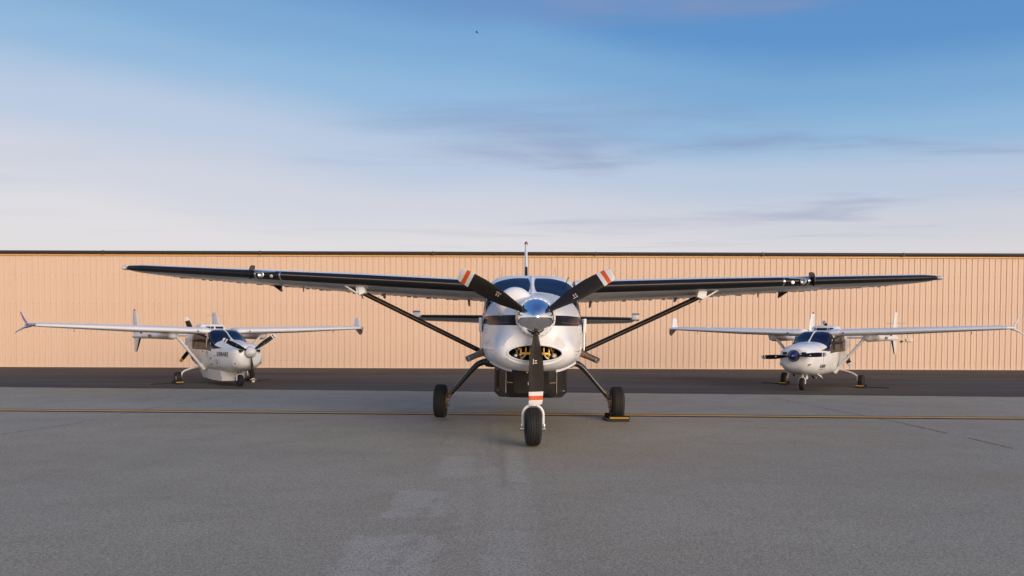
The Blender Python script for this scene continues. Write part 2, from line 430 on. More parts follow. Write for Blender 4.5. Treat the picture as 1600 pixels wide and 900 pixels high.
def wheel(parent, c, R, w, rim_r, axis=(1, 0, 0), hubcol='alu', name='wheel'):
    """wheel (tyre with grooves) > rim, hub"""
    h = w / 2; prof = []
    side = [(-h * .62, rim_r), (-h * .92, rim_r * 1.12), (-h, R * .80), (-h * .93, R * .90), (-h * .76, R * .965)]
    prof += side
    g = .012 if R > .25 else .008
    for k, x in enumerate((-.5, -.18, .18, .5)):
        prof += [((x - .05) * h, R * .995), ((x - .045) * h, R - g), ((x + .045) * h, R - g), ((x + .05) * h, R * .995)]
    prof += [(-a, r) for a, r in side[::-1]]
    o = mk(name, lathe(prof, c, axis, 44, closed=True), 'rubber', parent, ang=30)
    rp = [(-h * .60, rim_r * .98), (-h * .60, rim_r * .80), (-h * .35, rim_r * .72), (-h * .30, rim_r * .35), (-h * .55, rim_r * .30), (-h * .58, rim_r * .02)]
    mk('rim', lathe(rp + [(-a, r) for a, r in rp[::-1]], c, axis, 32), hubcol, o, ang=30)
    return o

def text_on(parent, loft, s, y0, z0, size, side, mat, name='lettering', xs=.75, off=.006, flip=False):
    cu = bpy.data.curves.new('tx', 'FONT'); cu.body = s; cu.size = size; cu.resolution_u = 2; cu.offset = size * .022
    ob = bpy.data.objects.new('tx', cu); COL.objects.link(ob)
    bpy.context.view_layer.update()
    me = bpy.data.meshes.new_from_object(ob.evaluated_get(bpy.context.evaluated_depsgraph_get()))
    bpy.data.objects.remove(ob, do_unlink=True)
    # reading direction: towards the nose on the side x<0, towards the tail on x>0
    d = -1 if side < 0 else 1
    for v in me.vertices: v.co = loft.yz(y0 + d * v.co.x * xs, z0 + v.co.y, side, off)
    me.name = name
    return link(name, me, mat, parent, False)
def flat_on(parent, loft, name, poly, side, mat, off=.006):
    """poly in (y,z) drawn on the flank"""
    P = [loft.yz(y, z, side, off) for y, z in poly]; Q = [loft.yz(y, z, side, -.004) for y, z in poly]; n = len(P)
    return mk(name, (P + Q, [tuple(range(n))] + [(i, (i + 1) % n, n + (i + 1) % n, n + i) for i in range(n)]), mat, parent, False)

def blade_mesh(R, r0, chord, beta_tip, beta_root, ang, hub, tipw, axis_sign=-1, n=8):
    """propeller blade along angle ang (0 = right, counter-clockwise seen from the front); returns verts, faces, r per ring"""
    er = Vector((cos(ang), 0, sin(ang))); et = Vector((-sin(ang), 0, cos(ang))); ey = Vector((0, 1, 0)); hub = Vector(hub)
    rs = [r0, r0 + .06 * R, .30 * R, .42 * R, .56 * R, .70 * R] + tipw + [.985 * R, R]
    V, Fc, m = [], [], 0
    for r in rs:
        q = (r - r0) / (R - r0)
        c = hermite([0, .10, .35, .60, .85, .96, .99, 1.0], [.30, .42, .90, 1.0, .84, .76, .66, .40], q) * chord
        b = beta_root + (beta_tip - beta_root) * q ** .8
        th = hermite([0, .12, .35, 1], [.55, .28, .12, .06], q)
        P = airfoil(th, 1, n=n, camber=.03); m = len(P)
        cd = et * cos(b) + ey * sin(b); nd = -et * sin(b) + ey * cos(b)
        for (x, h) in P: V.append(hub + er * r + cd * (x - .42) * c - nd * h * c)
    for j in range(len(rs) - 1):
        for i in range(m): Fc.append((j * m + i, j * m + (i + 1) % m, (j + 1) * m + (i + 1) % m, (j + 1) * m + i))
    Fc.append(tuple(range(m - 1, -1, -1))); k = (len(rs) - 1) * m; Fc.append(tuple(range(k, k + m)))
    ring = [j for j in range(len(rs) - 1) for _ in range(m)] + [0, len(rs) - 2]
    return (V, Fc), [rs[j] for j in ring]

# ------------------------------------------------------------------ ground
t = NT('apron_concrete'); v = t.coord()
big = t.noise(t.coord(scale=(.10, .22, 1)), 1.0, 4, .55)
mid = t.noise(v, 1.1, 5, .6); fine = t.noise(v, 120, 3, .75); fin2 = t.noise(v, 42, 3, .65); streak = t.noise(t.coord(scale=(.25, 3.0, 1)), 1.2, 4, .6)
col = t.mix(t.rng(big, .3, .7), (.326, .288, .214), (.376, .332, .248))
col = t.mix(t.math('MULTIPLY', t.rng(t.noise(t.coord(scale=(.3, .3, 1), loc=(4, 1, 0)), .8, 3), .46, .70), .65), col, (.345, .280, .195))
col = t.mix(t.math('MULTIPLY', t.rng(mid, .45, .75), .22), col, (.255, .225, .172))
col = t.mix(t.math('MULTIPLY', t.rng(streak, .52, .75), .18), col, (.40, .365, .290))
# scrubbed pale patches and old tyre tracks (worn shapes on the pavement)
edge = t.math('MULTIPLY', t.math('SUBTRACT', t.noise(v, 3.2, 5, .7), .5), .42)
wear = t.rng(t.noise(v, 5.5, 4, .7), .30, .55, .35, 1.)
oc = t.new('ShaderNodeTexCoord')
def rect(cx_, cy_, hx, hy, rot, amt):
    m_ = t.new('ShaderNodeMapping', vector_type='TEXTURE'); m_.inputs['Location'].default_value = (cx_, cy_, 0); m_.inputs['Rotation'].default_value = (0, 0, rot)
    t.l.new(oc.outputs['Object'], m_.inputs[0]); s_ = t.new('ShaderNodeSeparateXYZ'); t.l.new(m_.outputs[0], s_.inputs[0])
    ax = t.math('SUBTRACT', t.math('ABSOLUTE', s_.outputs[0]), hx); ay = t.math('SUBTRACT', t.math('ABSOLUTE', s_.outputs[1]), hy)
    d_ = t.math('ADD', t.math('MAXIMUM', ax, ay), edge)
    return t.math('MULTIPLY', t.rng(d_, -.06, .08, 1., 0.), amt * .72)
masks = [rect(-.93, 7.25, .27, .55, .03, .8), rect(-.95, 5.45, .34, .62, .05, .8), rect(-.72, 9.3, .20, .75, .05, .7), rect(.02, 9.5, .12, 1.2, .02, .75),
         rect(-.32, 10.4, .09, 1.6, .04, .6), rect(-.02, 5.3, .16, .9, 0, .5), rect(-.75, 11.6, .25, .5, 0, .45), rect(-.02, 7.2, .22, .9, .02, .35), rect(-.20, 8.2, .07, 3.6, .03, .38), rect(-.58, 9.0, .06, 3.2, .06, .34), rect(.16, 7.0, .05, 2.6, -.01, .3)]
mm = masks[0]
for q in masks[1:]: mm = t.math('MAXIMUM', mm, q)
col = t.mix(t.math('MULTIPLY', mm, wear), col, (.455, .42, .35))
for a in (rect(-.36, 11.6, .05, 2.4, .05, .5), rect(-.14, 10.6, .045, 2.6, .02, .45), rect(-.80, 7.2, .025, .6, -.10, .55), rect(-.86, 5.4, .03, .6, -.12, .5)):
    col = t.mix(a, col, (.225, .197, .155))
sp = t.math('ADD', t.math('MULTIPLY', fine, .75), t.math('MULTIPLY', fin2, .25))
col = t.mix(t.rng(sp, .36, .64), t.mix(1., col, (.46, .46, .47), 'MULTIPLY'), t.mix(1., col, (1.54, 1.53, 1.51), 'MULTIPLY'))
t.bump(sp, .5, .006)
M['concrete'] = t.set(col, t.rng(mid, .3, .7, .62, .80), 0, 0, .35)

t = NT('dark_asphalt'); v = t.coord()
st1 = t.noise(t.coord(scale=(.05, 1.1, 1)), 1.3, 5, .6, .3); fine = t.noise(v, 60, 3, .7); bigd = t.noise(t.coord(scale=(.12, .25, 1), loc=(2, 0, 0)), 1.1, 3)
col = t.mix(t.rng(st1, .32, .68), (.055, .046, .037), (.104, .090, .073))
col = t.mix(t.math('MULTIPLY', t.rng(bigd, .48, .70), .7), col, (.048, .040, .032))
col = t.mix(t.rng(fine, .35, .65), t.mix(1., col, (.7, .7, .7), 'MULTIPLY'), t.mix(1., col, (1.3, 1.3, 1.3), 'MULTIPLY'))
t.bump(fine, .4, .006)
M['asphalt'] = t.set(col, .82, 0, 0, .3)
t = NT('worn_yellow_line'); v = t.coord()
w_ = t.rng(t.noise(t.coord(scale=(.6, 3, 1)), 3, 5, .65), .38, .66)
M['lineyellow'] = t.set(t.mix(w_, (.88, .44, .02), (.60, .32, .06)), .7)
t = NT('line_black_border'); M['lineblack'] = t.set(t.mix(t.noise(t.coord(), 8, 3), (.020, .019, .021), (.045, .042, .04)), .75)
M['crack'] = simple('crack_sealant', (.13, .115, .095), .85)
M['dirt'] = simple('dry_earth', (.16, .13, .09), .9, 0, 0, .25, .4)

def sheet(name, poly, z, mat, kind='structure'):
    o = mk(name, ([(x, y, z) for x, y in poly], [tuple(range(len(poly)))]), mat, None, False); tag(o, kind=kind); return o
sheet('ground', [(-2500, -2500), (2500, -2500), (2500, 2500), (-2500, 2500)], -.008, 'dirt')
sheet('apron', [(-90, -70), (90, -70), (90, 37), (-90, 37)], -.004, 'concrete')
by = lambda x: 21.37 - .0825 * x
sheet('asphalt_strip', [(-60 + i * .4, by(-60 + i * .4) + random.gauss(0, .022)) for i in range(301)] + [(60, 36.6), (-60, 36.6)], 0.0, 'asphalt')
ly = lambda x: 15.38 - .0457 * x
def stripe(name, c0, hw, z, mat):
    return sheet(name, [(-60, ly(-60) + c0 - hw), (60, ly(60) + c0 - hw), (60, ly(60) + c0 + hw), (-60, ly(-60) + c0 + hw)], z, mat)
stripe('taxi_line_border', 0, .235, 0.0, 'lineblack')
stripe('taxi_line', 0, .10, .004, 'lineyellow')
def crack(pts, w, z=.0):
    V, Fc = [], []; P = [Vector((a, b, 0)) for a, b in pts]
    tot = []
    for a, b in zip(P[:-1], P[1:]):
        n = max(2, int((b - a).length / .09))
        tot += [a.lerp(b, i / n) for i in range(n)]
    run = None
    for i, p in enumerate(tot[:-1]):
        if (i // 5) % 6 == 5 and random.random() < .5: run = None; continue
        d = (tot[i + 1] - p).normalized(); nn = Vector((-d.y, d.x, 0)); ww = w * random.uniform(.5, 1.3); q = p + nn * random.uniform(-.02, .02)
        V += [(q + nn * ww)[:2] + (z,), (q - nn * ww)[:2] + (z,)]
        k = len(V)
        if run is not None: Fc.append((k - 4, k - 3, k - 1, k - 2))
        run = i
    o = mk('pavement_crack', (V, Fc), 'crack', None, False); tag(o, kind='structure')
def gp(px, py):
    yy = py - (523 + (px - 800) * .00314); d = F * H / yy; return ((px - 800) * d / F, d)
crack([gp(0, 679), gp(110, 663), gp(240, 637), gp(330, 622), gp(385, 611)], .012)
crack([gp(1195, 619), gp(1300, 640), gp(1400, 659), gp(1500, 681), gp(1600, 704)], .012)

# ------------------------------------------------------------------ hangar
HY, HW, HT = 36.2, .2885, 5.66
hang = tag(empty('hangar', (0, HY, 0)), 'long tan ribbed-metal hangar wall with dark eave behind the three airplanes', 'hangar')
prof = [(0, .0), (.0, .03), (.2885 - .004, .03), (.2885 - .004, 0), (.2885 - .016, -.027), (.2885 - .040, -.027), (.2885 - .054, 0), (.13, .0), (.12, -.006), (.10, -.006), (.09, 0)]
n = len(prof); pv = [(x, y, z) for z in (0.03, HT) for x, y in prof]
pf = [(i, (i + 1) % n, n + (i + 1) % n, n + i) for i in range(n)]
panel = mk('wall_panel', (pv, pf), 'clad', hang, False)
NP = 212; x0 = -NP * HW / 2
for i in range(NP):
    o = panel if i == 0 else panel.copy()
    if i: COL.objects.link(o); o.parent = hang
    o.location = (x0 + i * HW, random.uniform(-.0015, .0015), 0)
XW = NP * HW / 2
mk('base_trim', box((0, -.004, .018), (2 * XW, .05, .036)), 'clad', hang, False)
mk('eave_strip', box((0, -.045, HT - .03), (2 * XW, .05, .075)), 'amber', hang, False)  # thin orange strip just below the gutter
mk('gutter', tube([(-XW - .2, -.10, HT + .09), (XW + .2, -.10, HT + .09)], .088, 10, flat=((0, 1, 0), 1.1)), 'eave', hang)
for xx in range(-28, 29, 8):
    mk('gutter_joint', box((xx + random.uniform(-.6, .6), -.10, HT + .09), (.09, .21, .19), bev=.02), 'eave', hang)
mk('roof', ([(-XW - .2, -.05, HT + .12), (XW + .2, -.05, HT + .12), (XW + .2, 12, HT + .75), (-XW - .2, 12, HT + .75), (-XW - .2, 24, HT + .12), (XW + .2, 24, HT + .12)], [(0, 1, 2, 3), (3, 2, 5, 4)]), 'roofm', hang, False)
mk('side_wall', ([(-XW, .05, 0), (-XW, 24, 0), (-XW, 24, HT), (-XW, 12, HT + .7), (-XW, .05, HT)], [(0, 1, 2, 3, 4)]), 'clad', hang, False)
mk('side_wall', ([(XW, .05, 0), (XW, 24, 0), (XW, 24, HT), (XW, 12, HT + .7), (XW, .05, HT)], [(0, 1, 2, 3, 4)]), 'clad', hang, False)
mk('rear_wall', box((0, 24, HT / 2), (2 * XW, .05, HT)), 'clad', hang, False)
def wallpt(px, py): return ((px - 800) * HY / F, H + (523 + (px - 800) * .00314 - py) * HY / F)
sx_, sz_ = wallpt(1420, 531)
sg = empty('wall_sign', (sx_, HY - .05, sz_ - .07)); tag(sg, 'tiny white rectangular sign with red lettering on the hangar wall', 'sign')
mk('sign_plate', box((0, 0, .07), (.31, .012, .13), bev=.003), 'tipwhite', sg)
for i in range(5): mk('sign_letter', box((-.07 + i * .035, -.009, .095), (.022, .004, .026)), 'redbrown', sg, False)
mk('sign_ledge', box((0, -.004, -.012), (.24, .03, .022)), 'amber', sg, False)
bx_, bz_ = wallpt(1408.5, 533.5)
vt = empty('wall_vent', (bx_, HY - .05, bz_ - .03)); tag(vt, 'small dark oval vent on the hangar wall beside the white sign', 'vent')
mk('vent_hood', lathe([(-.03, .02), (-.03, .045), (.02, .055), (.05, .055)], (0, 0, .03), (0, 1, 0), 16), 'black', vt)

# ------------------------------------------------------------------ big single-engine turboprop, centre
CX, CY = .335, 14.5
cv = empty('turboprop_airplane', (CX, CY, 0.010), radians(-.25), radians(.55))
tag(cv, 'large white high-wing turboprop with black wing edges facing the camera, centre of the apron', 'airplane')
cab = lambda z: [(.88, z), (.85, 1.42), (.76, 1.24), (.46, 1.155), (0, 1.13)]
CL = Loft([
 (-4.165, [(0, 2.13), (.10, 2.12), (.19, 2.03), (.22, 1.92), (.27, 1.73), (.42, 1.58), (.435, 1.40), (.27, 1.285), (0, 1.255)]),
 (-4.13, [(0, 2.19), (.13, 2.17), (.25, 2.07), (.29, 1.93), (.34, 1.73), (.475, 1.57), (.49, 1.385), (.30, 1.255), (0, 1.22)]),
 (-3.98, [(0, 2.235), (.18, 2.205), (.34, 2.10), (.41, 1.94), (.47, 1.71), (.575, 1.52), (.57, 1.345), (.345, 1.205), (0, 1.17)]),
 (-3.55, [(0, 2.29), (.25, 2.25), (.46, 2.13), (.56, 1.95), (.62, 1.69), (.675, 1.48), (.63, 1.30), (.38, 1.165), (0, 1.135)]),
 (-2.9, [(0, 2.35), (.32, 2.31), (.58, 2.18), (.71, 1.97), (.76, 1.67), (.775, 1.45), (.69, 1.265), (.42, 1.15), (0, 1.12)]),
 (-2.25, [(0, 2.40), (.37, 2.36), (.67, 2.22), (.81, 2.01), (.85, 1.67), (.84, 1.43), (.74, 1.25), (.45, 1.15), (0, 1.12)]),
 (-2.0, [(0, 2.50), (.39, 2.46), (.70, 2.31), (.825, 2.06), (.865, 1.68), (.845, 1.43), (.75, 1.245), (.455, 1.15), (0, 1.12)]),
 (-1.45, [(0, 2.72), (.41, 2.70), (.72, 2.58), (.85, 2.22), (.88, 1.70), (.85, 1.42), (.76, 1.24), (.46, 1.155), (0, 1.13)]),
 (-1.25, [(0, 2.765), (.42, 2.75), (.73, 2.64), (.855, 2.28)] + cab(1.71)),
 (-.8, [(0, 2.80), (.44, 2.79), (.735, 2.69), (.86, 2.32)] + cab(1.72)),
 (1.7, [(0, 2.80), (.44, 2.79), (.735, 2.69), (.86, 2.32)] + cab(1.72)),
 (3.9, [(0, 2.66), (.3, 2.64), (.47, 2.55), (.56, 2.3), (.56, 1.95), (.52, 1.76), (.44, 1.62), (.26, 1.54), (0, 1.52)]),
 (6.5, [(0, 2.34), (.06, 2.335), (.10, 2.31), (.12, 2.24), (.12, 2.16), (.11, 2.10), (.09, 2.05), (.05, 2.02), (0, 2.01)])])
fus = mk('fuselage', CL.mesh(-2.25, 6.5, 60, 36), 'white', cv, ang=50)
CHZ = 1.425
def ell(cx, cz, a, b, y, n=48): return [(cx + a * cos(2 * pi * k / n), y, cz + b * sin(2 * pi * k / n)) for k in range(n)]
V, Fc = CL.mesh(-4.165, -2.25, 34, 40)
bm = bmesh.new(); bv = [bm.verts.new(p) for p in V]
for f in Fc[:-2]: bm.faces.new([bv[i] for i in f])
rim = [e for e in bm.edges if e.is_boundary and all(v.co.y < -4.16 for v in e.verts)]
hv = [bm.verts.new(p) for p in ell(0, CHZ, .385, .118, -4.165)]
he = [bm.edges.new((hv[i], hv[(i + 1) % 48])) for i in range(48)]
bmesh.ops.triangle_fill(bm, use_beauty=True, use_dissolve=False, edges=rim + he)
bmesh.ops.recalc_face_normals(bm, faces=bm.faces)
me = bpy.data.meshes.new('cowling'); bm.to_mesh(me); bm.free()
cowl = link('cowling', me, 'cowl', cv, True, 40)
dv = [p for q in ((1, -4.165), (.97, -4.05), (.93, -3.86)) for p in ell(0, CHZ, .385 * q[0], .118 * q[0], q[1])]
mk('intake_duct', (dv, [(j * 48 + i, j * 48 + (i + 1) % 48, (j + 1) * 48 + (i + 1) % 48, (j + 1) * 48 + i) for j in range(2) for i in range(48)] + [tuple(range(96, 144))]), 'dark', cowl)
V, Fc = [], []
ringp = ell(0, CHZ, .392, .122, -4.168)
for k, p in enumerate(ringp):
    c_ = Vector(p); rd = Vector((p[0] / .392 ** 2, 0, (p[2] - CHZ) / .122 ** 2)).normalized()
    for j in range(8):
        a = 2 * pi * j / 8; V.append(c_ + rd * cos(a) * .014 + Vector((0, 1, 0)) * sin(a) * .02)
N = len(ringp)
Fc = [(k * 8 + j, k * 8 + (j + 1) % 8, ((k + 1) % N) * 8 + (j + 1) % 8, ((k + 1) % N) * 8 + j) for k in range(N) for j in range(8)]
mk('intake_lip', (V, Fc), 'white', cowl)
# engine parts seen inside the intake
for sx in (-1, 1):
    mk('engine_bracket', join(box((sx * .205, -4.03, 1.425), (.024, .03, .15), bev=.004), box((sx * .125, -4.03, 1.415), (.16, .03, .035), bev=.004),
                              box((sx * .13, -4.03, 1.465), (.022, .03, .09), bev=.004), box((sx * .205, -4.045, 1.40), (.045, .02, .03), bev=.004)), 'gold', cowl)
    mk('engine_pipe', tube(smoothpath([(sx * .20, -4.06, 1.335), (sx * .155, -4.06, 1.375), (sx * .13, -4.03, 1.42)]), .013, 8), 'cream', cowl)
    mk('engine_pipe', tube(smoothpath([(sx * .30, -4.05, 1.50), (sx * .26, -4.06, 1.44), (sx * .245, -4.05, 1.36)]), .012, 8), 'steel', cowl)
    mk('engine_fitting', join(lathe([(-.03, .02), (-.02, .035), (.02, .035), (.03, .012)], (sx * .285, -4.06, 1.385), (sx * .3, -1, .2), 14),
                              tube([(sx * .285, -4.05, 1.385), (sx * .245, -4.05, 1.47)], .010, 8)), 'cream' if sx > 0 else 'alu', cowl)
    mk('engine_bolt', lathe([(-.02, .016), (.015, .016), (.02, .009)], (sx * .235, -4.07, 1.485), (0, -1, 0), 8), 'gold', cowl)
mk('oil_cooler_core', box((0, -3.93, 1.425), (.16, .02, .20)), 'steel', cowl, False)
# cowl blister (round-nosed duct on the upper left of the cowling)
V = [];
duct = [(-3.60, .0), (-3.598, .13), (-3.585, .20), (-3.55, .25), (-3.46, .278), (-3.2, .285), (-2.6, .28), (-2.25, .24)]
mk('duct_fairing', lathe([(a + 3.5, r) for a, r in duct], (-.295, -3.70, 2.125), (.0, 1, .02), 40), 'white', cowl, ang=60)
# side louvre plates, hinge strips, access panels, lower lips
for sx in (-1, 1):
    mk('side_plate', box((sx * .872, -2.32, 1.85), (.05, .30, .235), bev=.008), 'white', cowl)
    mk('plate_hinge', tube([(sx * .868, -2.40, 1.40), (sx * .868, -2.40, 1.74)], .012, 8), 'alu', cowl)
    ua, ub = CL.u_at(-2.9, 1.85), CL.u_at(-2.9, 1.70)
    mk('access_panel', CL.patch(lambda a, b: (ua + (ub - ua) * b, -3.05 + .62 * a), sx, 10, 6, .001, .003, .05), 'white', cowl)
    mk('panel_screw', join(*[lathe([(-.003, .006), (.004, .006)], CL.pt(ua + (ub - ua) * q, -3.0 + .5 * p_, sx) + CL.nrm(ua, -2.9, sx) * .005, CL.nrm(ua, -2.9, sx), 6) for q in (.1, .5, .9) for p_ in (0, .5, 1)]), 'steel', cowl)
    pth = []
    V, Fc = [], []
    for i in range(13):
        q = i / 12; x = .33 + .36 * q; zc = 1.165 + .10 * q ** 1.7; y = -3.72 + .75 * q
        for (dy, dz) in ((0, .02), (-.015, -.018), (.02, -.022), (.03, .02)): V.append((sx * x, y + dy, zc + dz - .012))
    for i in range(12):
        for j in range(4): Fc.append((i * 4 + j, i * 4 + (j + 1) % 4, (i + 1) * 4 + (j + 1) % 4, (i + 1) * 4 + j))
    Fc += [(0, 1, 2, 3), (48, 49, 50, 51)]
    mk('outlet_lip', (V, Fc), 'belly' if sx < 0 else 'white', cowl)
    # short metal stub pipe leaving the lower cowl corner
    a_ = Vector((sx * .80, -2.55, 1.40)); b_ = Vector((sx * 1.055, -2.75, 1.285))
    st = mk('exhaust_stub', tube([a_, a_.lerp(b_, .35), a_.lerp(b_, .36), b_], [.058, .058, .05, .05], 18), 'brown', cv)
    mk('stub_rim', lathe([(-.006, .036), (-.006, .052), (.012, .052), (.012, .036)], b_, b_ - a_, 18, closed=True), 'alu', st)
# horizontal seam below the stripe, front ring seam and rivets round the spinner
for sx in (-1, 1):
    mk('cowl_seam', tube([CL.yz(-4.05 + i * .09, 1.868, sx, .001) for i in range(20)], .0035, 6), 'sealant', cowl)
    mk('cowl_seam', tube([CL.pt(i / 24, -2.27, sx) + CL.nrm(i / 24, -2.27, sx) * .001 for i in range(25)], .0035, 6), 'sealant', cowl)
    mk('cheek_crease', tube(smoothpath([CL.yz(-3.5, 1.60, sx, .0), CL.yz(-3.3, 1.585, sx, .002), CL.yz(-3.15, 1.53, sx, .003), CL.yz(-3.2, 1.44, sx, .003), CL.yz(-3.45, 1.38, sx, .002), CL.yz(-3.7, 1.35, sx, 0)], 5), .006, 6), 'white', cowl)
rv = []
for sx in (-1, 1):
    for i in range(46):
        u_ = .02 + .96 * i / 45; q = CL.pt(u_, -2.315, sx); nn = CL.nrm(u_, -2.315, sx); rv.append(lathe([(-.002, .0055), (.0035, .0045)], q, nn, 6))
    for i in range(26):
        y_ = -3.95 + i * .064
        for z_ in (1.852, 1.45): q = CL.yz(y_, z_, sx, 0); nn = CL.nrm(CL.u_at(y_, z_), y_, sx); rv.append(lathe([(-.002, .0055), (.0035, .0045)], q, nn, 6))
tag(mk('rivets', join(*rv), 'steel', cowl), kind='stuff')
# windscreen (two panes with a centre post) and side glass
for sx in (-1, 1):
    wsc = lambda a, b: (.012 + (.262 + .115 * b) * a, -1.50 - .71 * b)
    p_ = mk('windscreen_pane', CL.patch(wsc, sx, 22, 16, .003, .005, .24), 'glass', fus)
    mk('cockpit_window', CL.patch(lambda a, b: (.335 + .125 * b + .03 * (1 - a) * (1 - b), -1.15 - (.62 + .30 * b) * (1 - a)), sx, 12, 10, .004, .005, .25), 'glass2', fus)
    for k in range(4):
        y_ = .0 + k * .92
        mk('cabin_window', CL.patch(lambda a, b: (.325 + .10 * b, y_ + .42 * a), sx, 8, 8, .003, .004, .6), 'glass2', fus)
    mk('cockpit_door_seam', tube([CL.yz(-1.05, z_, sx, .002) for z_ in (2.5, 2.3, 2.0, 1.7, 1.4, 1.3)], .005, 6), 'sealant', fus)
mk('windscreen_post', tube([CL.pt(0, -1.30 - i * .095, 1) + Vector((0, -.004, .006)) for i in range(11)], .028, 10, flat=((0, -.4, .9), .5)), 'white', fus)
mk('wiper_bar', tube([(-.52, -1.60, 2.60), (-.12, -1.62, 2.615)], .006, 6), 'alu', fus)
mk('temperature_probe', tube([(.60, -1.50, 2.58), (.645, -1.62, 2.72)], .008, 6), 'steel', fus)
# roof aerials
def whip(x, y, z0, h, r=.006, lean=.0, mat='tipwhite', nm='antenna', p=cv): return mk(nm, tube([(x, y, z0), (x, y + lean * .5, z0 + h * .5), (x, y + lean, z0 + h)], [r * 1.6, r, r * .6], 8), mat, p)
whip(-.56, -.5, 2.76, .24, .006, .03, 'steel'); whip(-.34, -.6, 2.79, .13, .008, .02); whip(.47, -.5, 2.78, .22, .006, .05, 'steel'); whip(.44, -.8, 2.78, .12, .008, .02)
# propeller with chrome spinner
PZ, PY = 1.935, -4.33
prop = empty('propeller', (0, 0, 0)); prop.parent = cv
sp = [(0, .268), (.03, .268), (.06, .264), (.12, .250), (.19, .222), (.26, .182), (.32, .135), (.37, .085), (.40, .045), (.413, .02), (.417, .002)]
mk('spinner', lathe(sp, (0, -4.20, PZ), (0, -1, 0), 64), 'chrome', prop, ang=60)
mk('spinner_backplate', lathe([(0, .26), (0, .283), (.012, .287), (.028, .283), (.03, .25)], (0, -4.175, PZ), (0, -1, 0), 64), 'white', prop)
mk('spinner_screw', join(*[lathe([(0, .007), (.006, .006)], (.272 * cos(a), -4.223, PZ + .272 * sin(a)), (cos(a), -.2, sin(a)), 6) for a in [2 * pi * (k + .5) / 24 for k in range(24)]]), 'steel', prop)
RB = 1.245
for ang in (150, 30, 270):
    A = radians(ang)
    vf, rr = blade_mesh(RB, .13, .280, radians(24), radians(62), A, (0, PY, PZ), [.80 * RB, .842 * RB, .843 * RB, .888 * RB, .889 * RB, .937 * RB, .938 * RB, .96 * RB])
    fm = [0 if r < .8425 * RB else 1 if r < .8885 * RB else 2 if r < .9375 * RB else 1 for r in rr]
    b_ = mk('blade', vf, ['blade', 'tipwhite', 'tiporange'], prop, ang=50, fm=fm)
    mk('blade_cuff', lathe([(0, .058), (.05, .058), (.055, .066), (.075, .066), (.08, .05)], (cos(A) * .165, PY, PZ + sin(A) * .165), (cos(A), 0, sin(A)), 18), 'black', prop)
    er = Vector((cos(A), 0, sin(A))); et = Vector((-sin(A), 0, cos(A))); hub = Vector((0, PY, PZ))
    # printed maker's mark on the blade face: bars and a small red cross
    for (dr, dt, lr, lt, m_) in ((.0, -.035, .075, .010, 'tipwhite'), (-.012, .008, .010, .045, 'tipwhite'), (.022, .008, .010, .045, 'tipwhite'), (.005, .010, .045, .010, 'tiporange')):
        c_ = hub + er * (.46 * RB + dr) + et * dt
        bt = radians(36)
        cdv = et * cos(bt) + Vector((0, 1, 0)) * sin(bt)
        c_ = hub + er * (.50 * RB + dr) + cdv * dt + Vector((0, -1, 0)) * .030
        P = [c_ + er * a * lr / 2 + cdv * b * lt / 2 for a, b in ((-1, -1), (1, -1), (1, 1), (-1, 1))]
        mk('blade_mark', prism(P, (0, .012, 0)), m_, prop, False)
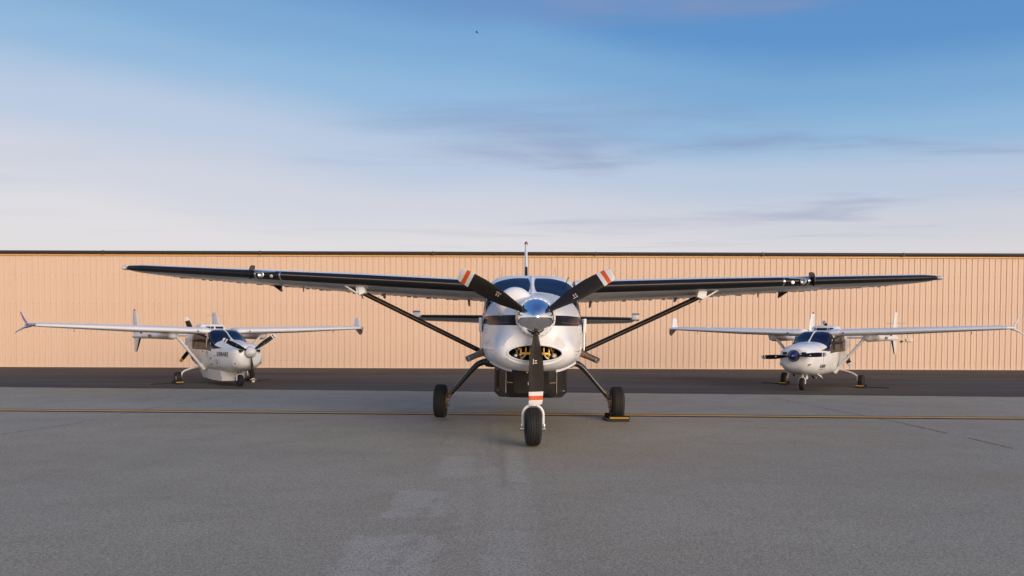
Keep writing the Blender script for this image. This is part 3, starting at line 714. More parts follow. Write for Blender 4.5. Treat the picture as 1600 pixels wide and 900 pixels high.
# wings
WST = [(.80, -1.35, 2.565, 1.98, .16, radians(5.6)), (3.2, -1.32, 2.665, 1.90, .155, radians(5.2)), (7.28, -1.12, 2.836, 1.30, .12, radians(2.5)), (7.53, -1.05, 2.845, 1.12, .11, radians(2)), (7.68, -.90, 2.852, .85, .06, radians(1.5))]
for sx in (-1, 1):
    mp_ = lambda p, s=sx: (p[0] * s, p[1], p[2])
    w_ = mk('wing', wing(WST, mp_, n=20), 'belly', cv, ang=50)  # shaded underside grey is in the paint; the white skin covers the top
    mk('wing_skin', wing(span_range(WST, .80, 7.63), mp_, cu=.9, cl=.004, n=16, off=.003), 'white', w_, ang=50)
    mk('deice_boot', wing(span_range(WST, .92, 4.62), mp_, cu=.05, cl=.055, n=14, off=.007), 'boot', w_, ang=50)
    mk('deice_boot', wing(span_range(WST, 5.10, 7.57), mp_, cu=.05, cl=.055, n=14, off=.007), 'boot', w_, ang=50)
    mk('boot_highlight_line', tube([mp_((q[0], q[1] - .009, q[2] + .012)) for q in (lerp_st(WST, .95), lerp_st(WST, 3.2), lerp_st(WST, 4.6))], .006, 6), 'trim', w_)  # pale line painting the boot's highlight, with some dust tone
    mk('landing_light_bay', wing(span_range(WST, 4.64, 5.08), mp_, cu=.05, cl=.07, n=14, off=.005), 'black', w_, ang=50)
    for s_ in (4.63, 5.09):
        mk('boot_end_band', wing(span_range(WST, s_ - .016, s_ + .016), mp_, cu=.05, cl=.05, n=14, off=.010), 'alu', w_, ang=50)
    st = lerp_st(WST, 4.93); lz = st[2] - .01
    mk('landing_light', lathe([(-.02, .02), (-.02, .050), (.035, .056), (.04, .045), (.01, .0)], (sx * 4.97, st[1] + .0, lz), (0, -1, 0), 24), 'alu', w_)
    mk('landing_light', lathe([(-.02, .0), (.02, .03), (.024, .0)], (sx * 4.78, st[1] + .0, lz - .02), (0, -1, 0), 16), 'alu', w_)
    mk('light_bar', tube([(sx * 4.70, st[1] - .03, lz + .06), (sx * 5.05, st[1] - .03, lz + .045)], .012, 8), 'chrome', w_)
    st = lerp_st(WST, 5.17)
    P2 = [(sx * 5.17, st[1] + a_, st[2] + b_) for a_, b_ in ((-.045, -.10), (-.075, -.02), (-.07, .06), (-.03, .13), (.06, .165), (.20, .17), (.20, .03), (.05, -.08))]
    mk('wing_fence', prism(P2, (.012, 0, 0)), 'black', w_, False)
    # flap-track fairings and hinges under the trailing edge
    for s_, L, dz in ((1.25, .30, .14), (5.10, .26, .13), (3.0, .25, .09)):
        st = lerp_st(WST, s_); y2 = st[1] + st[3] * .93; z2 = st[2] - st[3] * .93 * math.tan(st[5])
        P = [(sx * s_, y2 - L, z2 + .02), (sx * s_, y2, z2 + .03), (sx * s_, y2 + .05, z2 - dz), (sx * s_, y2 - .08, z2 - dz * .8)]
        if s_ > 5: P = [(p[0] + sx * (.13 if i == 0 else 0), p[1], p[2]) for i, p in enumerate(P)]
        mk('flap_track_fairing', prism(P, (.035, 0, 0)), 'steel' if s_ < 5 else 'pod', w_, False)
    V = []
    for k in range(46):
        s_ = 1.0 + k * .138; st = lerp_st(WST, min(s_, 7.3)); y2 = st[1] + st[3] * (.985 + random.uniform(-.01, .012)); z2 = st[2] - st[3] * .985 * math.tan(st[5])
        V.append(box((sx * s_, y2, z2 + random.uniform(-.012, .006)), (random.uniform(.05, .13), .05, random.uniform(.015, .04))))
    tag(mk('trailing_edge_hinges', join(*V), 'belly', w_, False), kind='stuff')
    st = lerp_st(WST, 4.45)
    mk('tie_down_rod', join(tube([(sx * 4.45, st[1] + .9, st[2] - .10), (sx * 4.45, st[1] + .9, st[2] - .24)], .015, 8), tube([(sx * 2.9, st[1] + 1.55, 2.60 - .09), (sx * 5.0, st[1] + 1.45, st[2] - .10)], .011, 8)), 'steel', w_)
    mk('tip_light', lathe([(-.10, .015), (-.05, .035), (.05, .042), (.08, .02), (.085, .0)], (sx * 7.63, -.92, 2.85), (sx * .6, -1, 0), 16), 'lens', w_)
    # strut with boot, and the triangular fairing where it meets the wing
    a_ = Vector((sx * .95, -.62, 1.365)); b_ = Vector((sx * 3.24, -.84, 2.475))
    d_ = (b_ - a_).normalized(); up = Vector((0, 1, 0)).cross(d_).normalized()
    V = []; sec = [(-.12, 0), (-.10, .033), (-.04, .046), (.06, .042), (.20, .0), (.06, -.042), (-.04, -.046), (-.10, -.033)]
    Vs = [p + Vector((0, y_, 0)) + up * z_ for p in (a_, b_) for y_, z_ in sec]; k = len(sec)
    s_ = mk('wing_strut', (Vs, [(i, (i + 1) % k, k + (i + 1) % k, k + i) for i in range(k)] + [tuple(range(k)), tuple(range(k, 2 * k))]), 'boot', cv, ang=50)
    mk('strut_boot_seam', tube([a_ + Vector((0, -.122, 0)) + d_ * .12, b_ + Vector((0, -.122, 0)) - d_ * .1], .010, 6), 'brown', s_)
    mk('strut_collar', tube([a_ - d_ * .16, a_ + d_ * .03], [.075, .066], 14), 'alu', s_)
    P = [Vector((sx * 3.20, -1.0, 2.385)), Vector((sx * 3.22, -1.0, 2.585)), Vector((sx * 3.56, -1.0, 2.60))]
    mk('strut_fairing', join(prism([P[0], P[1], P[1] + Vector((sx * .05, 0, 0)), P[0] + Vector((sx * .05, 0, .02))], (0, .15, 0)), prism([P[1], P[2], P[2] - Vector((sx * .07, 0, .016)), P[1] - Vector((0, 0, .016))], (0, .15, 0)),
                             prism([P[0], P[2], P[2] - Vector((sx * .06, 0, 0)), P[0] + Vector((0, 0, .022))], (0, .15, 0)), prism([P[0] - Vector((sx * .12, 0, -.05)), P[1] - Vector((sx * .10, 0, 0)), P[1], P[0]], (0, .2, 0))), 'white', s_)
    mk('fairing_recess', prism([P[0] + Vector((sx * .03, .02, .03)), P[1] + Vector((sx * .02, .02, -.01)), P[2] + Vector((-sx * .06, .02, -.012))], (0, .08, 0)), 'pod', s_, False)
    mk('tie_down_ring', tube([(sx * 3.19, -.95, 2.42), (sx * 3.15, -.98, 2.33)], .012, 8), 'steel', s_)
    # main gear
    leg = smoothpath([(sx * .60, .0, 1.16), (sx * .82, .0, 1.15), (sx * 1.0, .0, 1.10), (sx * 1.14, .0, .98), (sx * 1.40, .0, .68), (sx * 1.60, .0, .45)], 7)
    g_ = mk('main_gear_leg', tube(leg, [.075 - .035 * i / len(leg) for i in range(len(leg))], 16, flat=((0, 1, 0), 1.25)), 'legdark', cv)
    mk('leg_fairing', lathe([(0, .12), (.10, .115), (.22, .085), (.24, .06)], (sx * .66, 0, 1.15), (sx, 0, -.12), 20), 'legdark', g_)
    mk('leg_sleeve', tube([(sx * 1.50, 0, .575), (sx * 1.62, 0, .43)], [.046, .055], 14), 'brake', g_)
    wh = wheel(cv, (sx * 1.775, 0, .335), .337, .25, .15, (1, 0, 0), 'alu', 'main_wheel')
    mk('brake_disc', lathe([(-.012, .04), (-.012, .165), (.012, .165), (.012, .04)], (sx * 1.652, 0, .335), (1, 0, 0), 28, closed=True), 'brake', wh)
    mk('brake_caliper', join(box((sx * 1.625, -.10, .33), (.07, .10, .16), bev=.012), box((sx * 1.61, -.13, .28), (.04, .05, .06), bev=.008), tube([(sx * 1.60, -.1, .40), (sx * 1.585, -.1, .47), (sx * 1.54, -.06, .53)], .010, 8), tube([(sx * 1.58, -.15, .36), (sx * 1.63, -.15, .36)], .014, 8), tube([(sx * 1.58, -.15, .27), (sx * 1.63, -.15, .27)], .014, 8)), 'steel', wh)
    mk('axle', tube([(sx * 1.60, 0, .45), (sx * 1.63, 0, .335), (sx * 1.80, 0, .335)], .04, 12), 'brake', wh)
# nose gear
ng = mk('nose_gear_strut', tube([(0, -3.50, .66), (0, -3.47, 1.25)], [.058, .062], 20), 'white', cv)
arc = [(-.155, -3.545, .25)] + [(-.155, -3.54, .40)] + [(.155 * cos(a), -3.535, .47 + .155 * sin(a)) for a in [pi - pi * k / 14 for k in range(15)]] + [(.155, -3.54, .40), (.155, -3.545, .25)]
mk('nose_fork', tube(arc, .022, 12), 'white', ng)
mk('fork_crown', box((0, -3.52, .645), (.15, .12, .085), bev=.02), 'white', ng)
mk('torque_link', join(box((-.045, -3.57, .82), (.03, .05, .26), bev=.006), box((-.05, -3.58, .95), (.07, .04, .05), bev=.006)), 'white', ng)
mk('axle_cap', join(lathe([(-.03, .026), (.03, .026)], (-.165, -3.545, .255), (1, 0, 0), 14), lathe([(-.03, .026), (.03, .026)], (.165, -3.545, .255), (1, 0, 0), 14), box((-.165, -3.545, .30), (.04, .05, .07), bev=.01), box((.165, -3.545, .30), (.04, .05, .07), bev=.01)), 'alu', ng)
mk('steering_link', join(box((-.07, -3.56, 1.13), (.10, .05, .04), bev=.008), box((.10, -3.56, 1.13), (.08, .04, .03), bev=.008)), 'steel', ng)
mk('link_bolt', join(lathe([(0, .014), (.02, .014)], (-.10, -3.59, 1.12), (0, -1, 0), 8), lathe([(0, .014), (.02, .014)], (.13, -3.59, 1.12), (0, -1, 0), 8)), 'yellow', ng)
wheel(cv, (0, -3.545, .289), .291, .225, .12, (cos(radians(5)), sin(radians(5)), 0), 'alu', 'nose_wheel')
# belly cargo pod
pst = [(-2.08, .30, .68, 1.10), (-2.02, .44, .60, 1.17), (-1.5, .655, .565, 1.19), (2.2, .655, .58, 1.19), (3.4, .40, .85, 1.2), (3.9, .15, 1.1, 1.3)]
V, Fc = [], []
for (y_, hw, z0, z1) in pst:
    c_ = .09 if hw > .4 else .05
    for p in ((-hw, z1), (-hw, z0 + c_), (-hw + c_, z0), (hw - c_, z0), (hw, z0 + c_), (hw, z1)): V.append((p[0], y_, p[1]))
for j in range(len(pst) - 1):
    for k in range(6): Fc.append((j * 6 + k, j * 6 + (k + 1) % 6, (j + 1) * 6 + (k + 1) % 6, (j + 1) * 6 + k))
Fc += [tuple(range(6)), tuple(range(len(pst) * 6 - 6, len(pst) * 6))]
pod = mk('cargo_pod', (V, Fc), 'pod', cv, ang=20)
for sx in (-1, 1):
    mk('pod_edge_trim', tube([(sx * .435, -2.035, 1.16), (sx * .44, -2.035, .68)], .009, 6), 'trim', pod)
    mk('pod_handle', tube([(sx * .42, -2.05, .865), (sx * .29, -2.068, .858)], .010, 6), 'trim', pod)
    for z_ in (1.08, .70): mk('pod_latch', box((sx * .575, -1.72, z_), (.05, .04, .022), bev=.004), 'steel', pod)
    mk('pod_latch', box((sx * .60, -1.66, .90), (.03, .012, .30)), 'black', pod)
# tail
FST = [(2.25, 4.75, 0, 1.75, .09, 0), (3.55, 5.95, 0, 1.15, .09, 0), (4.28, 6.55, 0, .85, .09, 0), (4.34, 6.62, 0, .72, .07, 0)]
fmap = lambda p: (p[2], p[1], p[0])
fin = mk('tail_fin', wing(FST, fmap, camber=0, n=12), 'white', cv, ang=50)
mk('fin_deice_boot', wing(span_range(FST, 2.7, 3.62), fmap, cu=.06, cl=.06, camber=0, n=10, off=.006), 'boot', fin)
mk('beacon', lathe([(0, .05), (.05, .05), (.09, .03), (.10, 0)], (0, 6.75, 4.33), (0, 0, 1), 14), 'red', fin)
mk('navigation_aerial', join(tube([(-.22, 5.6, 3.03), (.22, 5.6, 3.03)], .012, 8), tube([(-.20, 5.75, 3.03), (.20, 5.75, 3.03)], .010, 8)), 'steel', fin)
HST = [(.10, 5.25, 2.18, 1.35, .11, radians(8.5)), (2.85, 5.45, 2.18, .95, .10, radians(7.5)), (3.05, 5.5, 2.18, .88, .08, radians(7))]
for sx in (-1, 1):
    mp_ = lambda p, s=sx: (p[0] * s, p[1], p[2])
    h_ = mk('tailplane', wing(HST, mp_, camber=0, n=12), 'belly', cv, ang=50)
    mk('tailplane_boot', wing(span_range(HST, .3, 2.90), mp_, cu=.06, cl=.06, camber=0, n=10, off=.006), 'boot', h_)
    mk('elevator_horn', box((sx * 3.02, 5.46, 2.215), (.17, .10, .17), bev=.01), 'belly', h_)
    for z_ in (2.135, 2.295): mk('horn_cap', tube([(sx * 2.92, 5.43, z_), (sx * 3.12, 5.43, z_)], .026, 12, flat=((0, 1, 0), 2.2)), 'alu', h_)

# ------------------------------------------------------------------ wheel chocks
def chock(name, x, y, rz, w, label, group, rope=None):
    c = tag(empty(name, (x, y, 0), rz), label, 'wheel chock', group)
    for sy in (-1, 1):
        yb = sy * (w['R'] * .78 + .05); hw = w['w']
        P = [(0, yb - sy * .07, .008), (0, yb + sy * .07, .008), (0, yb + sy * .055, .06), (0, yb + sy * .02, .10), (0, yb - sy * .03, .10)]
        b = mk('chock_block', prism(P, (hw, 0, 0)), 'rubber', c, False)
        mk('yellow_stripe', box((0, yb + sy * .048, .066), (hw * .92, .012, .022), ('X', sy * radians(40))), 'yellow', b, False)
    mk('chock_rope', tube(smoothpath(rope or [(hw / 2 + .03, -.25, .012), (hw / 2 + .06, 0, .012), (hw / 2 + .03, .25, .012)], 5), .012, 6), 'rope', c)
    return c
chock('wheel_chock', CX + 1.78, CY - .005, 0, dict(R=.337, w=.40), 'black rubber chock with yellow stripe at the right main wheel of the turboprop', None, [(-.23, -.30, .012), (-.27, 0, .014), (-.22, .30, .012)])

# ------------------------------------------------------------------ twin-boom push-pull airplanes
def twin_boom(loc, rz, kind):
    L = kind == 'left'; KX = .985 if L else .958
    r = empty('twin_boom_airplane', loc, rz)
    S = Loft([
     (-3.34, [(0, 1.30), (.17, 1.28), (.31, 1.18), (.35, 1.06), (.32, .88), (.18, .77), (0, .75)]),
     (-3.30, [(0, 1.34), (.20, 1.315), (.36, 1.20), (.40, 1.06), (.36, .86), (.21, .725), (0, .70)]),
     (-3.08, [(0, 1.395), (.26, 1.36), (.44, 1.23), (.49, 1.06), (.45, .78), (.27, .61), (0, .575)]),
     (-2.4, [(0, 1.45), (.30, 1.42), (.50, 1.29), (.565, 1.08), (.53, .70), (.33, .51), (0, .475)]),
     (-1.78, [(0, 1.49), (.33, 1.46), (.54, 1.34), (.61, 1.10), (.57, .68), (.35, .47), (0, .43)]),
     (-1.60, [(0, 1.555), (.33, 1.52), (.55, 1.39), (.615, 1.11), (.575, .68), (.355, .465), (0, .425)]),
     (-1.05, [(0, 1.80), (.36, 1.775), (.56, 1.62), (.625, 1.14), (.58, .68), (.36, .46), (0, .42)]),
     (-.85, [(0, 1.835), (.37, 1.82), (.57, 1.67), (.625, 1.15), (.58, .68), (.36, .46), (0, .42)]),
     (0, [(0, 1.86), (.38, 1.85), (.575, 1.70), (.625, 1.15), (.58, .69), (.36, .475), (0, .44)]),
     (.9, [(0, 1.84), (.36, 1.82), (.54, 1.66), (.585, 1.17), (.53, .80), (.33, .62), (0, .58)]),
     (1.6, [(0, 1.80), (.30, 1.78), (.44, 1.64), (.475, 1.34), (.42, 1.06), (.25, .93), (0, .90)]),
     (2.05, [(0, 1.70), (.19, 1.685), (.29, 1.59), (.32, 1.42), (.28, 1.26), (.17, 1.17), (0, 1.15)])])
    body = mk('fuselage', S.mesh(-3.34, 2.05, 70, 30), 'white337', r, ang=50)
    for sx in (-1, 1):
        # black window surround, then glass panes
        mk('window_surround', S.patch(lambda a, b: (.330 + .165 * b + .03 * (1 - a) * (1 - b), -1.70 + 2.30 * a + .12 * b * (1 - a) + .40 * (1 - a) * (1 - b)), sx, 26, 8, .001, .003, .15), 'black', body)
        mk('windscreen_pane', S.patch(lambda a, b: (.012 + (.308 + .10 * b) * a, -.95 - .80 * b * (1 - .05 * a)), sx, 18, 14, .004, .004, .22), 'glass', body)
        mk('windscreen_fillet', S.patch(lambda a, b: ((.335 + .05 * a) * (1 - b) + (.47 - .07 * a) * b, -1.42 - (.92 - .10 * b) * a), sx, 14, 5, .001, .002, .0), 'navy', body)
        for (y0, y1) in ((-.98, -.30), (-.23, .42)):
            mk('cabin_window', S.patch(lambda a, b: (.345 + .135 * b, y0 + (y1 - y0) * a + .10 * (1 - b) * (a - .3)), sx, 10, 6, .006, .003, .25), 'glass2', body)
            pass
        mk('door_pillar', tube([S.pt(.315 + .15 * i / 8, -1.04 - .05 * i / 8, sx) + S.nrm(.38, -1.04, sx) * .006 for i in range(9)], .028, 8), 'trim' if L else 'black', body)  # left airplane: sunlit gold of the pillar painted as tan
        # nose landing lights and cooling inlets
        for (u_, y_) in (((.70, -3.17),) if L else ((.66, -3.23),)):
            c_, n_ = S.pt(u_, y_, sx), (S.nrm(u_, y_, sx) + Vector((0, -1.2, 0))).normalized()
            lt = mk('nose_light', lathe([(-.03, .060), (.012, .060), (.016, .050), (.0, .046)], c_, n_, 20), 'white337', body)
            mk('light_bowl', lathe([(-.01, .044), (.006, .046), (.010, .03), (.018, .0)], c_, n_, 18), 'chrome', body)
        c_, n_ = S.pt(.32, -3.30, sx), Vector((sx * .35, -1, .12)).normalized()
        mk('cooling_inlet', box((sx * .265, -3.315, 1.165), (.15, .10, .07), ('Z', -sx * .5), .02), 'dark', body)
        mk('inlet_lip', box((sx * .27, -3.32, 1.118), (.14, .07, .02), ('Z', -sx * .5), .008), 'trim', body)
        mk('cowl_seam', tube([S.pt(.2 + .75 * i / 20, -2.25, sx) + S.nrm(.2 + .75 * i / 20, -2.25, sx) * .0 for i in range(21)], .004, 6), 'sealant', body)
        mk('door_seam', tube([S.yz(-1.22, z_, sx, .0) for z_ in (1.12, .95, .8, .62)] + [S.yz(y_, .60, sx, .0) for y_ in (-1.0, -.6, -.2)], .004, 6), 'sealant', body)
    mk('windscreen_post', tube([S.pt(0, -.92 - i * .09, 1) + Vector((0, -.003, .005)) for i in range(10)], .017, 8), 'white337', body)
    mk('glareshield', tube([(-.30, -1.52, 1.50), (.30, -1.52, 1.50)], .05, 10), 'black', body)
    # roof scoop of the rear engine
    if L:
        scp = [(.15, .40, 1.83, 1.93), (.28, .41, 1.83, 2.03), (.9, .38, 1.80, 2.03), (1.7, .25, 1.70, 1.82)]
    else:
        scp = [(.15, .38, 1.83, 1.95), (.26, .40, 1.83, 2.02), (.8, .38, 1.80, 2.05), (1.7, .22, 1.70, 1.80)]
    V, Fc = [], []
    for (y_, hw, z0, z1) in scp:
        for p in ((-hw, z0), (-hw, z1 - .05), (-hw + .07, z1), (hw - .07, z1), (hw, z1 - .05), (hw, z0)): V.append((p[0], y_, p[1]))
    for j in range(3):
        for k in range(6): Fc.append((j * 6 + k, j * 6 + (k + 1) % 6, (j + 1) * 6 + (k + 1) % 6, (j + 1) * 6 + k))
    Fc += [tuple(range(6)), tuple(range(18, 24))]
    sc = mk('roof_scoop', (V, Fc), 'white337', r, ang=30)
    if L:
        for x_ in (-.16, .16): mk('scoop_opening', box((x_ + .03, .165, 1.915), (.26, .07, .075)), 'dark', sc, False)
        for x_ in (-.17, .17): mk('scoop_opening', box((x_, .40, 2.025), (.20, .10, .03)), 'dark', sc, False)
    else:
        mk('scoop_opening', box((-.06, .172, 1.92), (.46, .07, .085)), 'dark', sc, False); mk('scoop_opening', box((.26, .172, 1.92), (.12, .07, .085)), 'dark', sc, False)
    # wings, winglets, booms, struts
    ws = [(.45, -.98, 1.775, 1.62, .15, radians(2)), (2.6, -.98, 1.835, 1.60, .14, radians(1.5)), (5.2, -.72, 1.925, 1.12, .12, radians(0)), (5.42, -.66, 1.93, .95, .11, 0)]
    for sx in (-1, 1):
        mp_ = lambda p, s=sx: (p[0] * s * KX, p[1], p[2])
        w_ = mk('wing', wing(ws, mp_, n=16), 'white337', r, ang=50)
        mk('wing_root_cuff', wing(span_range(ws, .50, .74), mp_, cu=.5, cl=.12, n=12, off=.010), 'white337', w_, ang=50)
        mk('root_vent', lathe([(0, .025), (.012, .025)], (sx * .86, -.985, 1.785), (0, -1, 0), 12), 'dark', w_)
        wm = 'winglet' if (L and sx < 0) else 'white337'
        mk('wing_tip_cap', wing([(5.40, -.67, 1.932, .96, .115, 0), (5.52, -.55, 1.935, .80, .12, 0), (5.62, -.42, 1.935, .62, .14, 0)], mp_, n=12), wm if wm == 'winglet' else ('navy' if (L and sx > 0) else 'white337'), w_)
        # upper and lower winglet blades
        def tipblade(st, nm, m_):
            V, Fc = [], []; m = None
            for (x_, y_, z_, ch, th) in st:
                d_ = Vector(st[-1][:3]) - Vector(st[0][:3]); nrm_ = Vector((-d_.z, 0, d_.x)).normalized()
                P = airfoil(th, ch, n=8, camber=0); m = len(P)
                for (c_, h_) in P: q = Vector((x_, y_ + c_ * ch, z_)) + nrm_ * h_ * ch; V.append((q.x * sx * KX, q.y, q.z))
            for j in range(len(st) - 1):
                for i in range(m): Fc.append((j * m + i, j * m + (i + 1) % m, (j + 1) * m + (i + 1) % m, (j + 1) * m + i))
            Fc += [tuple(range(m)), tuple(range((len(st) - 1) * m, len(st) * m))]
            return mk(nm, (V, Fc), m_, w_, ang=50)
        tipblade([(5.55, -.30, 1.94, .60, .10), (5.63, -.08, 2.12, .46, .09), (5.70, .12, 2.34, .34, .08)], 'upper_winglet', wm)
        tipblade([(5.50, -.50, 1.92, .74, .11), (5.66, -.30, 1.86, .60, .09), (5.80, .0, 1.76, .40, .08), (5.86, .22, 1.68, .16, .08)], 'lower_winglet', wm if wm == 'winglet' or not (L and sx > 0) else 'white337')
        mk('tie_down_ring', tube([(sx * 4.3, -.3, 1.83), (sx * 4.3, -.3, 1.75)], .010, 6), 'steel', w_)
        mk('wing_top_fairing', lathe([(-.22, .01), (-.1, .05), (.1, .05), (.25, .01)], (sx * 3.9, -.25, 1.97), (0, 1, 0), 12), 'white337', w_)
        # tail boom
        BX = sx * 1.50
        bp = smoothpath([(BX, -.62, 1.70), (BX, -.30, 1.66), (BX, .6, 1.635), (BX, 2.0, 1.62), (BX, 4.9, 1.60)], 6)
        rad = [hermite([0, .08, .2, .45, 1], [.03, .12, .165, .14, .085], i / (len(bp) - 1)) for i in range(len(bp))]
        bm_ = mk('tail_boom', tube(bp, rad, 18), 'white337', r, ang=50)
        mk('boom_marking', join(*[box((BX, 1.9 + k * .16, 1.62), (.27, .09, .09)) for k in range(3)]), 'sealant', bm_, False)
        fs_u = [(1.60, 3.55, 0, 1.55, .08, 0), (1.95, 4.15, 0, 1.02, .09, 0), (2.50, 4.52, 0, .66, .09, 0), (2.58, 4.60, 0, .52, .08, 0)]
        fs_d = [(1.0, 4.55, 0, .36, .09, 0), (1.08, 4.42, 0, .52, .09, 0), (1.60, 3.85, 0, 1.18, .09, 0)]
        fm_ = lambda p, b=BX: (b + p[2], p[1], p[0])
        f_ = mk('tail_fin', wing(fs_u, fm_, camber=0, n=10), 'white337', bm_, ang=50)
        mk('ventral_fin', wing(fs_d, fm_, camber=0, n=10), 'white337', bm_, ang=50)
        mk('fin_leading_edge', wing([(1.66, 3.66, 0, 1.4, .08, 0), (1.93, 4.11, 0, 1.05, .09, 0)], fm_, cu=.05, cl=.05, camber=0, n=6, off=.005), 'black', bm_)
        mk('ventral_leading_edge', wing(fs_d, fm_, cu=.05, cl=.05, camber=0, n=6, off=.005), 'black', bm_)
        mk('rudder_seam', join(*[tube([(BX + q * .03, 4.78, 1.65), (BX + q * .02, 4.95, 2.5)], .005, 6) for q in (-1, 1)]), 'sealant', bm_)
        if (sx < 0):
            mk('beacon', lathe([(0, .035), (.05, .035), (.075, .0)], (BX, 4.86, 2.58), (0, 0, 1), 12), 'red', bm_)
        if sx > 0:
            zz_ = 2.44 if L else 2.18
            mk('navigation_aerial', tube([(BX - .34, 4.75, zz_), (BX + .34, 4.75, zz_)], .006, 6), 'trim' if L else 'steel', bm_)
        # strut
        a_, b_ = Vector((sx * .56, -.42, .56)), Vector((sx * 1.46, -.48, 1.69))
        s_ = mk('wing_strut', tube([a_, b_], [.045, .045], 14, flat=((0, 1, 0), 1.7)), 'white337', r)
        mk('strut_foot', tube([a_ + Vector((-sx * .06, 0, -.06)), a_ + (b_ - a_) * .12], [.08, .050], 14, flat=((0, 1, 0), 1.5)), 'white337', s_)
        mk('strut_head', tube([b_ - (b_ - a_) * .07, b_ + Vector((0, 0, .06))], [.052, .10], 14, flat=((0, 1, 0), 1.6)), 'white337', s_)
        # main gear
        lg = smoothpath([(sx * .48, .12, .56), (sx * .75, .05, .52), (sx * 1.0, .01, .44), (sx * 1.10, 0, .36), (sx * 1.13, 0, .205)], 6)
        g_ = mk('main_gear_leg', tube(lg, [.034 - .010 * i / len(lg) for i in range(len(lg))], 12), 'white337', r)
        wh = wheel(r, (sx * 1.235, 0, .205), .206, .16, .095, (1, 0, 0), 'white337' if L else 'alu', 'main_wheel')
        mk('brake_disc', lathe([(-.01, .03), (-.01, .10), (.01, .10), (.01, .03)], (sx * 1.155, 0, .205), (1, 0, 0), 20, closed=True), 'brake', wh)
        mk('brake_caliper', box((sx * 1.14, .07, .21), (.05, .06, .09), bev=.008), 'brake', wh)
        mk('axle', tube([(sx * 1.13, 0, .205), (sx * 1.24, 0, .205)], .022, 10), 'brake', wh)
    mk('tailplane', wing([(-1.47, 4.15, 1.63, .80, .10, 0), (1.47, 4.15, 1.63, .80, .10, 0)], camber=0, n=10), 'white337', r, ang=50)
    # nose gear
    ng = mk('nose_gear_strut', tube([(0, -2.40, .36), (0, -2.32, .62)], [.035, .042], 14), 'trim' if L else 'white337', r)
    fk = [(-.095, -2.42, .19), (-.095, -2.42, .29)] + [(.095 * cos(a), -2.42, .31 + .085 * sin(a)) for a in [pi - pi * k / 8 for k in range(9)]] + [(.095, -2.42, .29), (.095, -2.42, .19)]
    mk('nose_fork', tube(fk, .018, 10), 'white337', ng)
    mk('gear_door', box((.10, -2.25, .44), (.015, .22, .22), bev=.004), 'white337', ng)
    mk('torque_link', box((0, -2.30, .40), (.05, .10, .16), bev=.01), 'trim', ng)
    wheel(r, (0, -2.42, .188), .189, .15, .085, (cos(.12), sin(.12), 0), 'black' if L else 'alu', 'nose_wheel')
    # belly
    if L:
        P0 = [(-1.95, .30, .16, .50), (-1.80, .42, .15, .52), (-.9, .46, .15, .52), (.2, .44, .20, .52), (.9, .30, .40, .6)]
        V, Fc = [], []
        for (y_, hw, z0, z1) in P0:
            for p in ((-hw, z1), (-hw * .82, z0), (hw * .82, z0), (hw, z1)): V.append((p[0], y_, p[1]))
        for j in range(len(P0) - 1):
            for k in range(4): Fc.append((j * 4 + k, j * 4 + (k + 1) % 4, (j + 1) * 4 + (k + 1) % 4, (j + 1) * 4 + k))
        Fc += [(0, 1, 2, 3), tuple(range(len(V) - 4, len(V)))]
        mk('belly_pod', (V, Fc), 'white337', r, ang=20)
    else:
        mk('belly_outlet', join(prism([(.26, -2.15, .50), (.30, -1.80, .44), (.34, -1.72, .34), (.30, -2.0, .44)], (.22, 0, 0)), tube([(.24, -1.9, .44), (.26, -1.75, .37)], .04, 12)), 'white337', r)
        mk('exhaust_pipe', tube([(.18, -2.0, .46), (.20, -1.80, .36)], .03, 12), 'black', r)
        mk('exhaust_pipe', tube([(-.30, -2.3, .50), (-.32, -2.15, .42)], .03, 12), 'black', r)
    # front propeller
    fp = empty('propeller', (0, 0, 0)); fp.parent = r
    spz, spy = (1.125 if L else 1.085), -3.45
    spp = [(0, .165), (.04, .168), (.08, .160), (.14, .135), (.20, .095), (.25, .045), (.268, .004)] if L else [(0, .155), (.05, .155), (.10, .14), (.18, .10), (.27, .05), (.31, .003)]
    mk('spinner', lathe(spp, (0, spy + .05, spz), (0, -1, 0), 36), 'white337' if L else 'navy', fp, ang=60)
    mk('spinner_backplate', lathe([(0, .15), (0, .175), (.02, .178), (.022, .15)], (0, spy + .072, spz), (0, -1, 0), 36), 'black', fp)
    RR = .95
    angs = (34, 154, 274) if L else (3.0, 183.0)
    for a in angs:
        A = radians(a)
        vf, rr = blade_mesh(RR, .09, .155 if L else .16, radians(22), radians(52), A, (0, spy, spz), [.80 * RR, .860 * RR, .861 * RR, .90 * RR, .901 * RR, .935 * RR, .936 * RR, .96 * RR])
        fm = [0 if r_ < .8605 * RR else 1 if r_ < .9005 * RR else 0 if r_ < .9355 * RR else 1 for r_ in rr]
        mk('blade', vf, ['black', 'tipwhite'], fp, ang=50, fm=fm)
        mk('blade_mark', box((cos(A) * .5, spy - .028, spz + sin(A) * .5), (.035, .012, .03)), 'roundel' if L else 'tipwhite', fp, False)
    # rear propeller
    rp = empty('propeller', (0, 0, 0)); rp.parent = r
    mk('spinner', lathe([(0, .15), (.04, .155), (.10, .14), (.2, .09), (.28, .02), (.285, .0)], (0, 2.06, 1.42), (0, 1, 0), 30), 'white337', rp, ang=60)
    for a in ((112, 232, 352) if L else (120, 300)):
        A = radians(a)
        vf, rr = blade_mesh(RR, .09, .19, radians(22), radians(52), A, (0, 2.16, 1.42), [.80 * RR, .860 * RR, .861 * RR, .90 * RR, .901 * RR, .935 * RR, .936 * RR, .96 * RR])
        fm = [0 if r_ < .8605 * RR else 1 for r_ in rr]
        mk('blade', vf, ['blade', 'tipyellow' if a == 232 else 'tipwhite'], rp, ang=50, fm=fm)
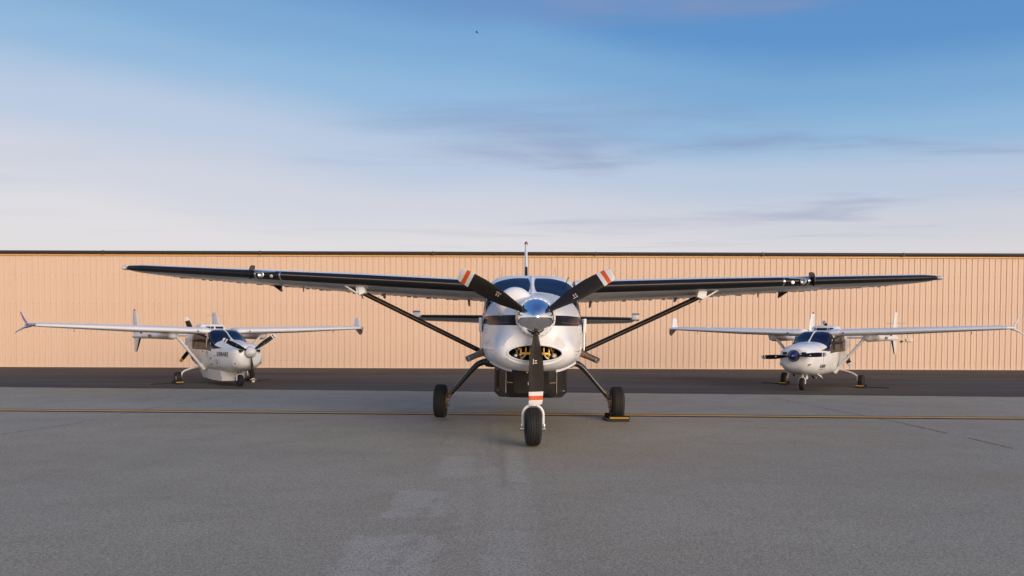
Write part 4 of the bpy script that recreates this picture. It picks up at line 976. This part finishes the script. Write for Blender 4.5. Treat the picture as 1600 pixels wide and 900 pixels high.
    mk('rear_cowl_flap', box((-.44 if L else .44, 1.75, 1.42), (.06, .35, .26), bev=.01), 'white337', r)
    # aerials
    whip(-.18, -.1, 1.86, .40, .006, .10, 'tipwhite', 'antenna', r); whip(.30, -.62, 1.84, .44 if L else .34, .006, .06, 'tipwhite', 'antenna', r)
    # markings
    sd_ = -1 if L else 1
    if L:
        text_on(body, S, 'KNIRAIRE', -2.05, .985, .19, sd_, 'letter', xs=1.04)
        text_on(body, S, 'VST', -1.05, 1.02, .13, sd_, 'letter', xs=.8); text_on(body, S, 'UNNEL', -.62, 1.085, .07, sd_, 'letter', xs=.8)
        flat_on(body, S, 'decal', [(-1.30, .955), (-1.05, .955), (-1.05, .968), (-1.30, .968)], sd_, 'sealant')
        cy_, cz_ = -2.0, .79
        ring = [(cy_ + .065 * cos(2 * pi * k / 20), cz_ + .085 * sin(2 * pi * k / 20)) for k in range(20)]
        flat_on(body, S, 'insignia', ring, sd_, 'roundel', .004)
        star = [(cy_ + (.055 if k % 2 == 0 else .024) * sin(2 * pi * k / 10), cz_ + (.075 if k % 2 == 0 else .03) * cos(2 * pi * k / 10)) for k in range(10)]
        flat_on(body, S, 'insignia_star', star, sd_, 'tipwhite', .007)
        for (dy, dz, w_, h_, m_) in ((.15, .19, .05, .035, 'letter'), (.02, .20, .012, .03, 'letter'), (-.10, .19, .02, .05, 'roundel'), (.16, .0, .04, .02, 'redbrown'), (-.15, -.01, .05, .018, 'letter'), (.07, -.16, .05, .035, 'letter'), (-.10, -.17, .05, .03, 'letter'), (.52, .10, .09, .055, 'letter'), (.56, -.08, .06, .05, 'roundel'), (.44, -.09, .05, .03, 'redbrown')):
            y_, z_ = cy_ + dy, cz_ + dz
            flat_on(body, S, 'decal', [(y_ - w_ / 2, z_ - h_ / 2), (y_ + w_ / 2, z_ - h_ / 2), (y_ + w_ / 2, z_ + h_ / 2), (y_ - w_ / 2, z_ + h_ / 2)], sd_, m_)
        for z_, m_ in ((1.0, 'redbrown'), (.80, 'redbrown')): flat_on(body, S, 'rear_panel', [(.55, z_ - .07), (.85, z_ - .07), (.85, z_ + .07), (.55, z_ + .07)], sd_, m_)
        flat_on(body, S, 'rear_panel_tab', [(.60, .885), (.80, .885), (.80, .91), (.60, .91)], sd_, 'yellow')
    else:
        text_on(body, S, 'N304V', -2.50, .70, .15, sd_, 'letter', xs=1.2)
        flat_on(body, S, 'decal', [(-2.48, .645), (-1.9, .645), (-1.9, .66), (-2.48, .66)], sd_, 'sealant')
    return r
LX, LY, LR = -10.37, 25.18, 39.8
RX, RY, RRZ = 10.51, 24.43, -36.6
tag(twin_boom((LX, LY, 0.004), radians(LR), 'left'), 'white twin-boom push-pull airplane with belly pod, blue winglet and three-blade propeller, left of the apron', 'airplane')
tag(twin_boom((RX, RY, 0.004), radians(RRZ), 'right'), 'white twin-boom push-pull airplane with navy spinner and two-blade propeller, right of the apron', 'airplane')
def wpos(x0, y0, rz, lx, ly_):
    a = radians(rz); return x0 + lx * cos(a) - ly_ * sin(a), y0 + lx * sin(a) + ly_ * cos(a)
for (bx0, by0, rz, sx, lab) in ((LX, LY, LR, -1, 'small yellow-striped chock at the outer main wheel of the left twin-boom airplane'),
                               (LX, LY, LR, 1, 'small yellow-striped chock at the inner main wheel of the left twin-boom airplane'),
                               (RX, RY, RRZ, -1, 'small yellow-striped chock at the inner main wheel of the right twin-boom airplane'),
                               (RX, RY, RRZ, 1, 'small yellow-striped chock at the outer main wheel of the right twin-boom airplane')):
    x_, y_ = wpos(bx0, by0, rz, sx * 1.235, 0)
    chock('wheel_chock', x_, y_, radians(rz), dict(R=.19, w=.26), lab, 'chocks of the twin-boom airplanes', [(sx * .10, .22, .012), (sx * .25, .25, .012), (sx * .45, .15, .012), (sx * .62, .22, .012), (sx * .80, .12, .012)])

# ------------------------------------------------------------------ far bird
bd = 60.0
bird = empty('bird', ((744 - 800) / F * bd, bd, H + (522.8 - 56) / F * bd)); tag(bird, 'tiny dark bird flying high in the blue sky above the turboprop', 'bird')
mk('body', lathe([(-.11, .005), (-.07, .03), (0, .04), (.06, .025), (.12, .012), (.17, .03), (.175, .0)], (0, 0, 0), (.8, .6, -.2), 10), 'black', bird)
for s in (-1, 1):
    mk('wing', ([(-.03, 0, .02), (.05, 0, .02), (.04, s * .12 , .07), (.0, s * .22, .03), (-.04, s * .12, .06), (-.03, 0, .028), (.05, 0, .028), (.04, s * .12, .078), (.0, s * .22, .035), (-.04, s * .12, .068)], [(0, 1, 2, 3, 4), (5, 6, 7, 8, 9), (0, 1, 6, 5), (1, 2, 7, 6), (2, 3, 8, 7), (3, 4, 9, 8), (4, 0, 5, 9)]), 'black', bird, False)
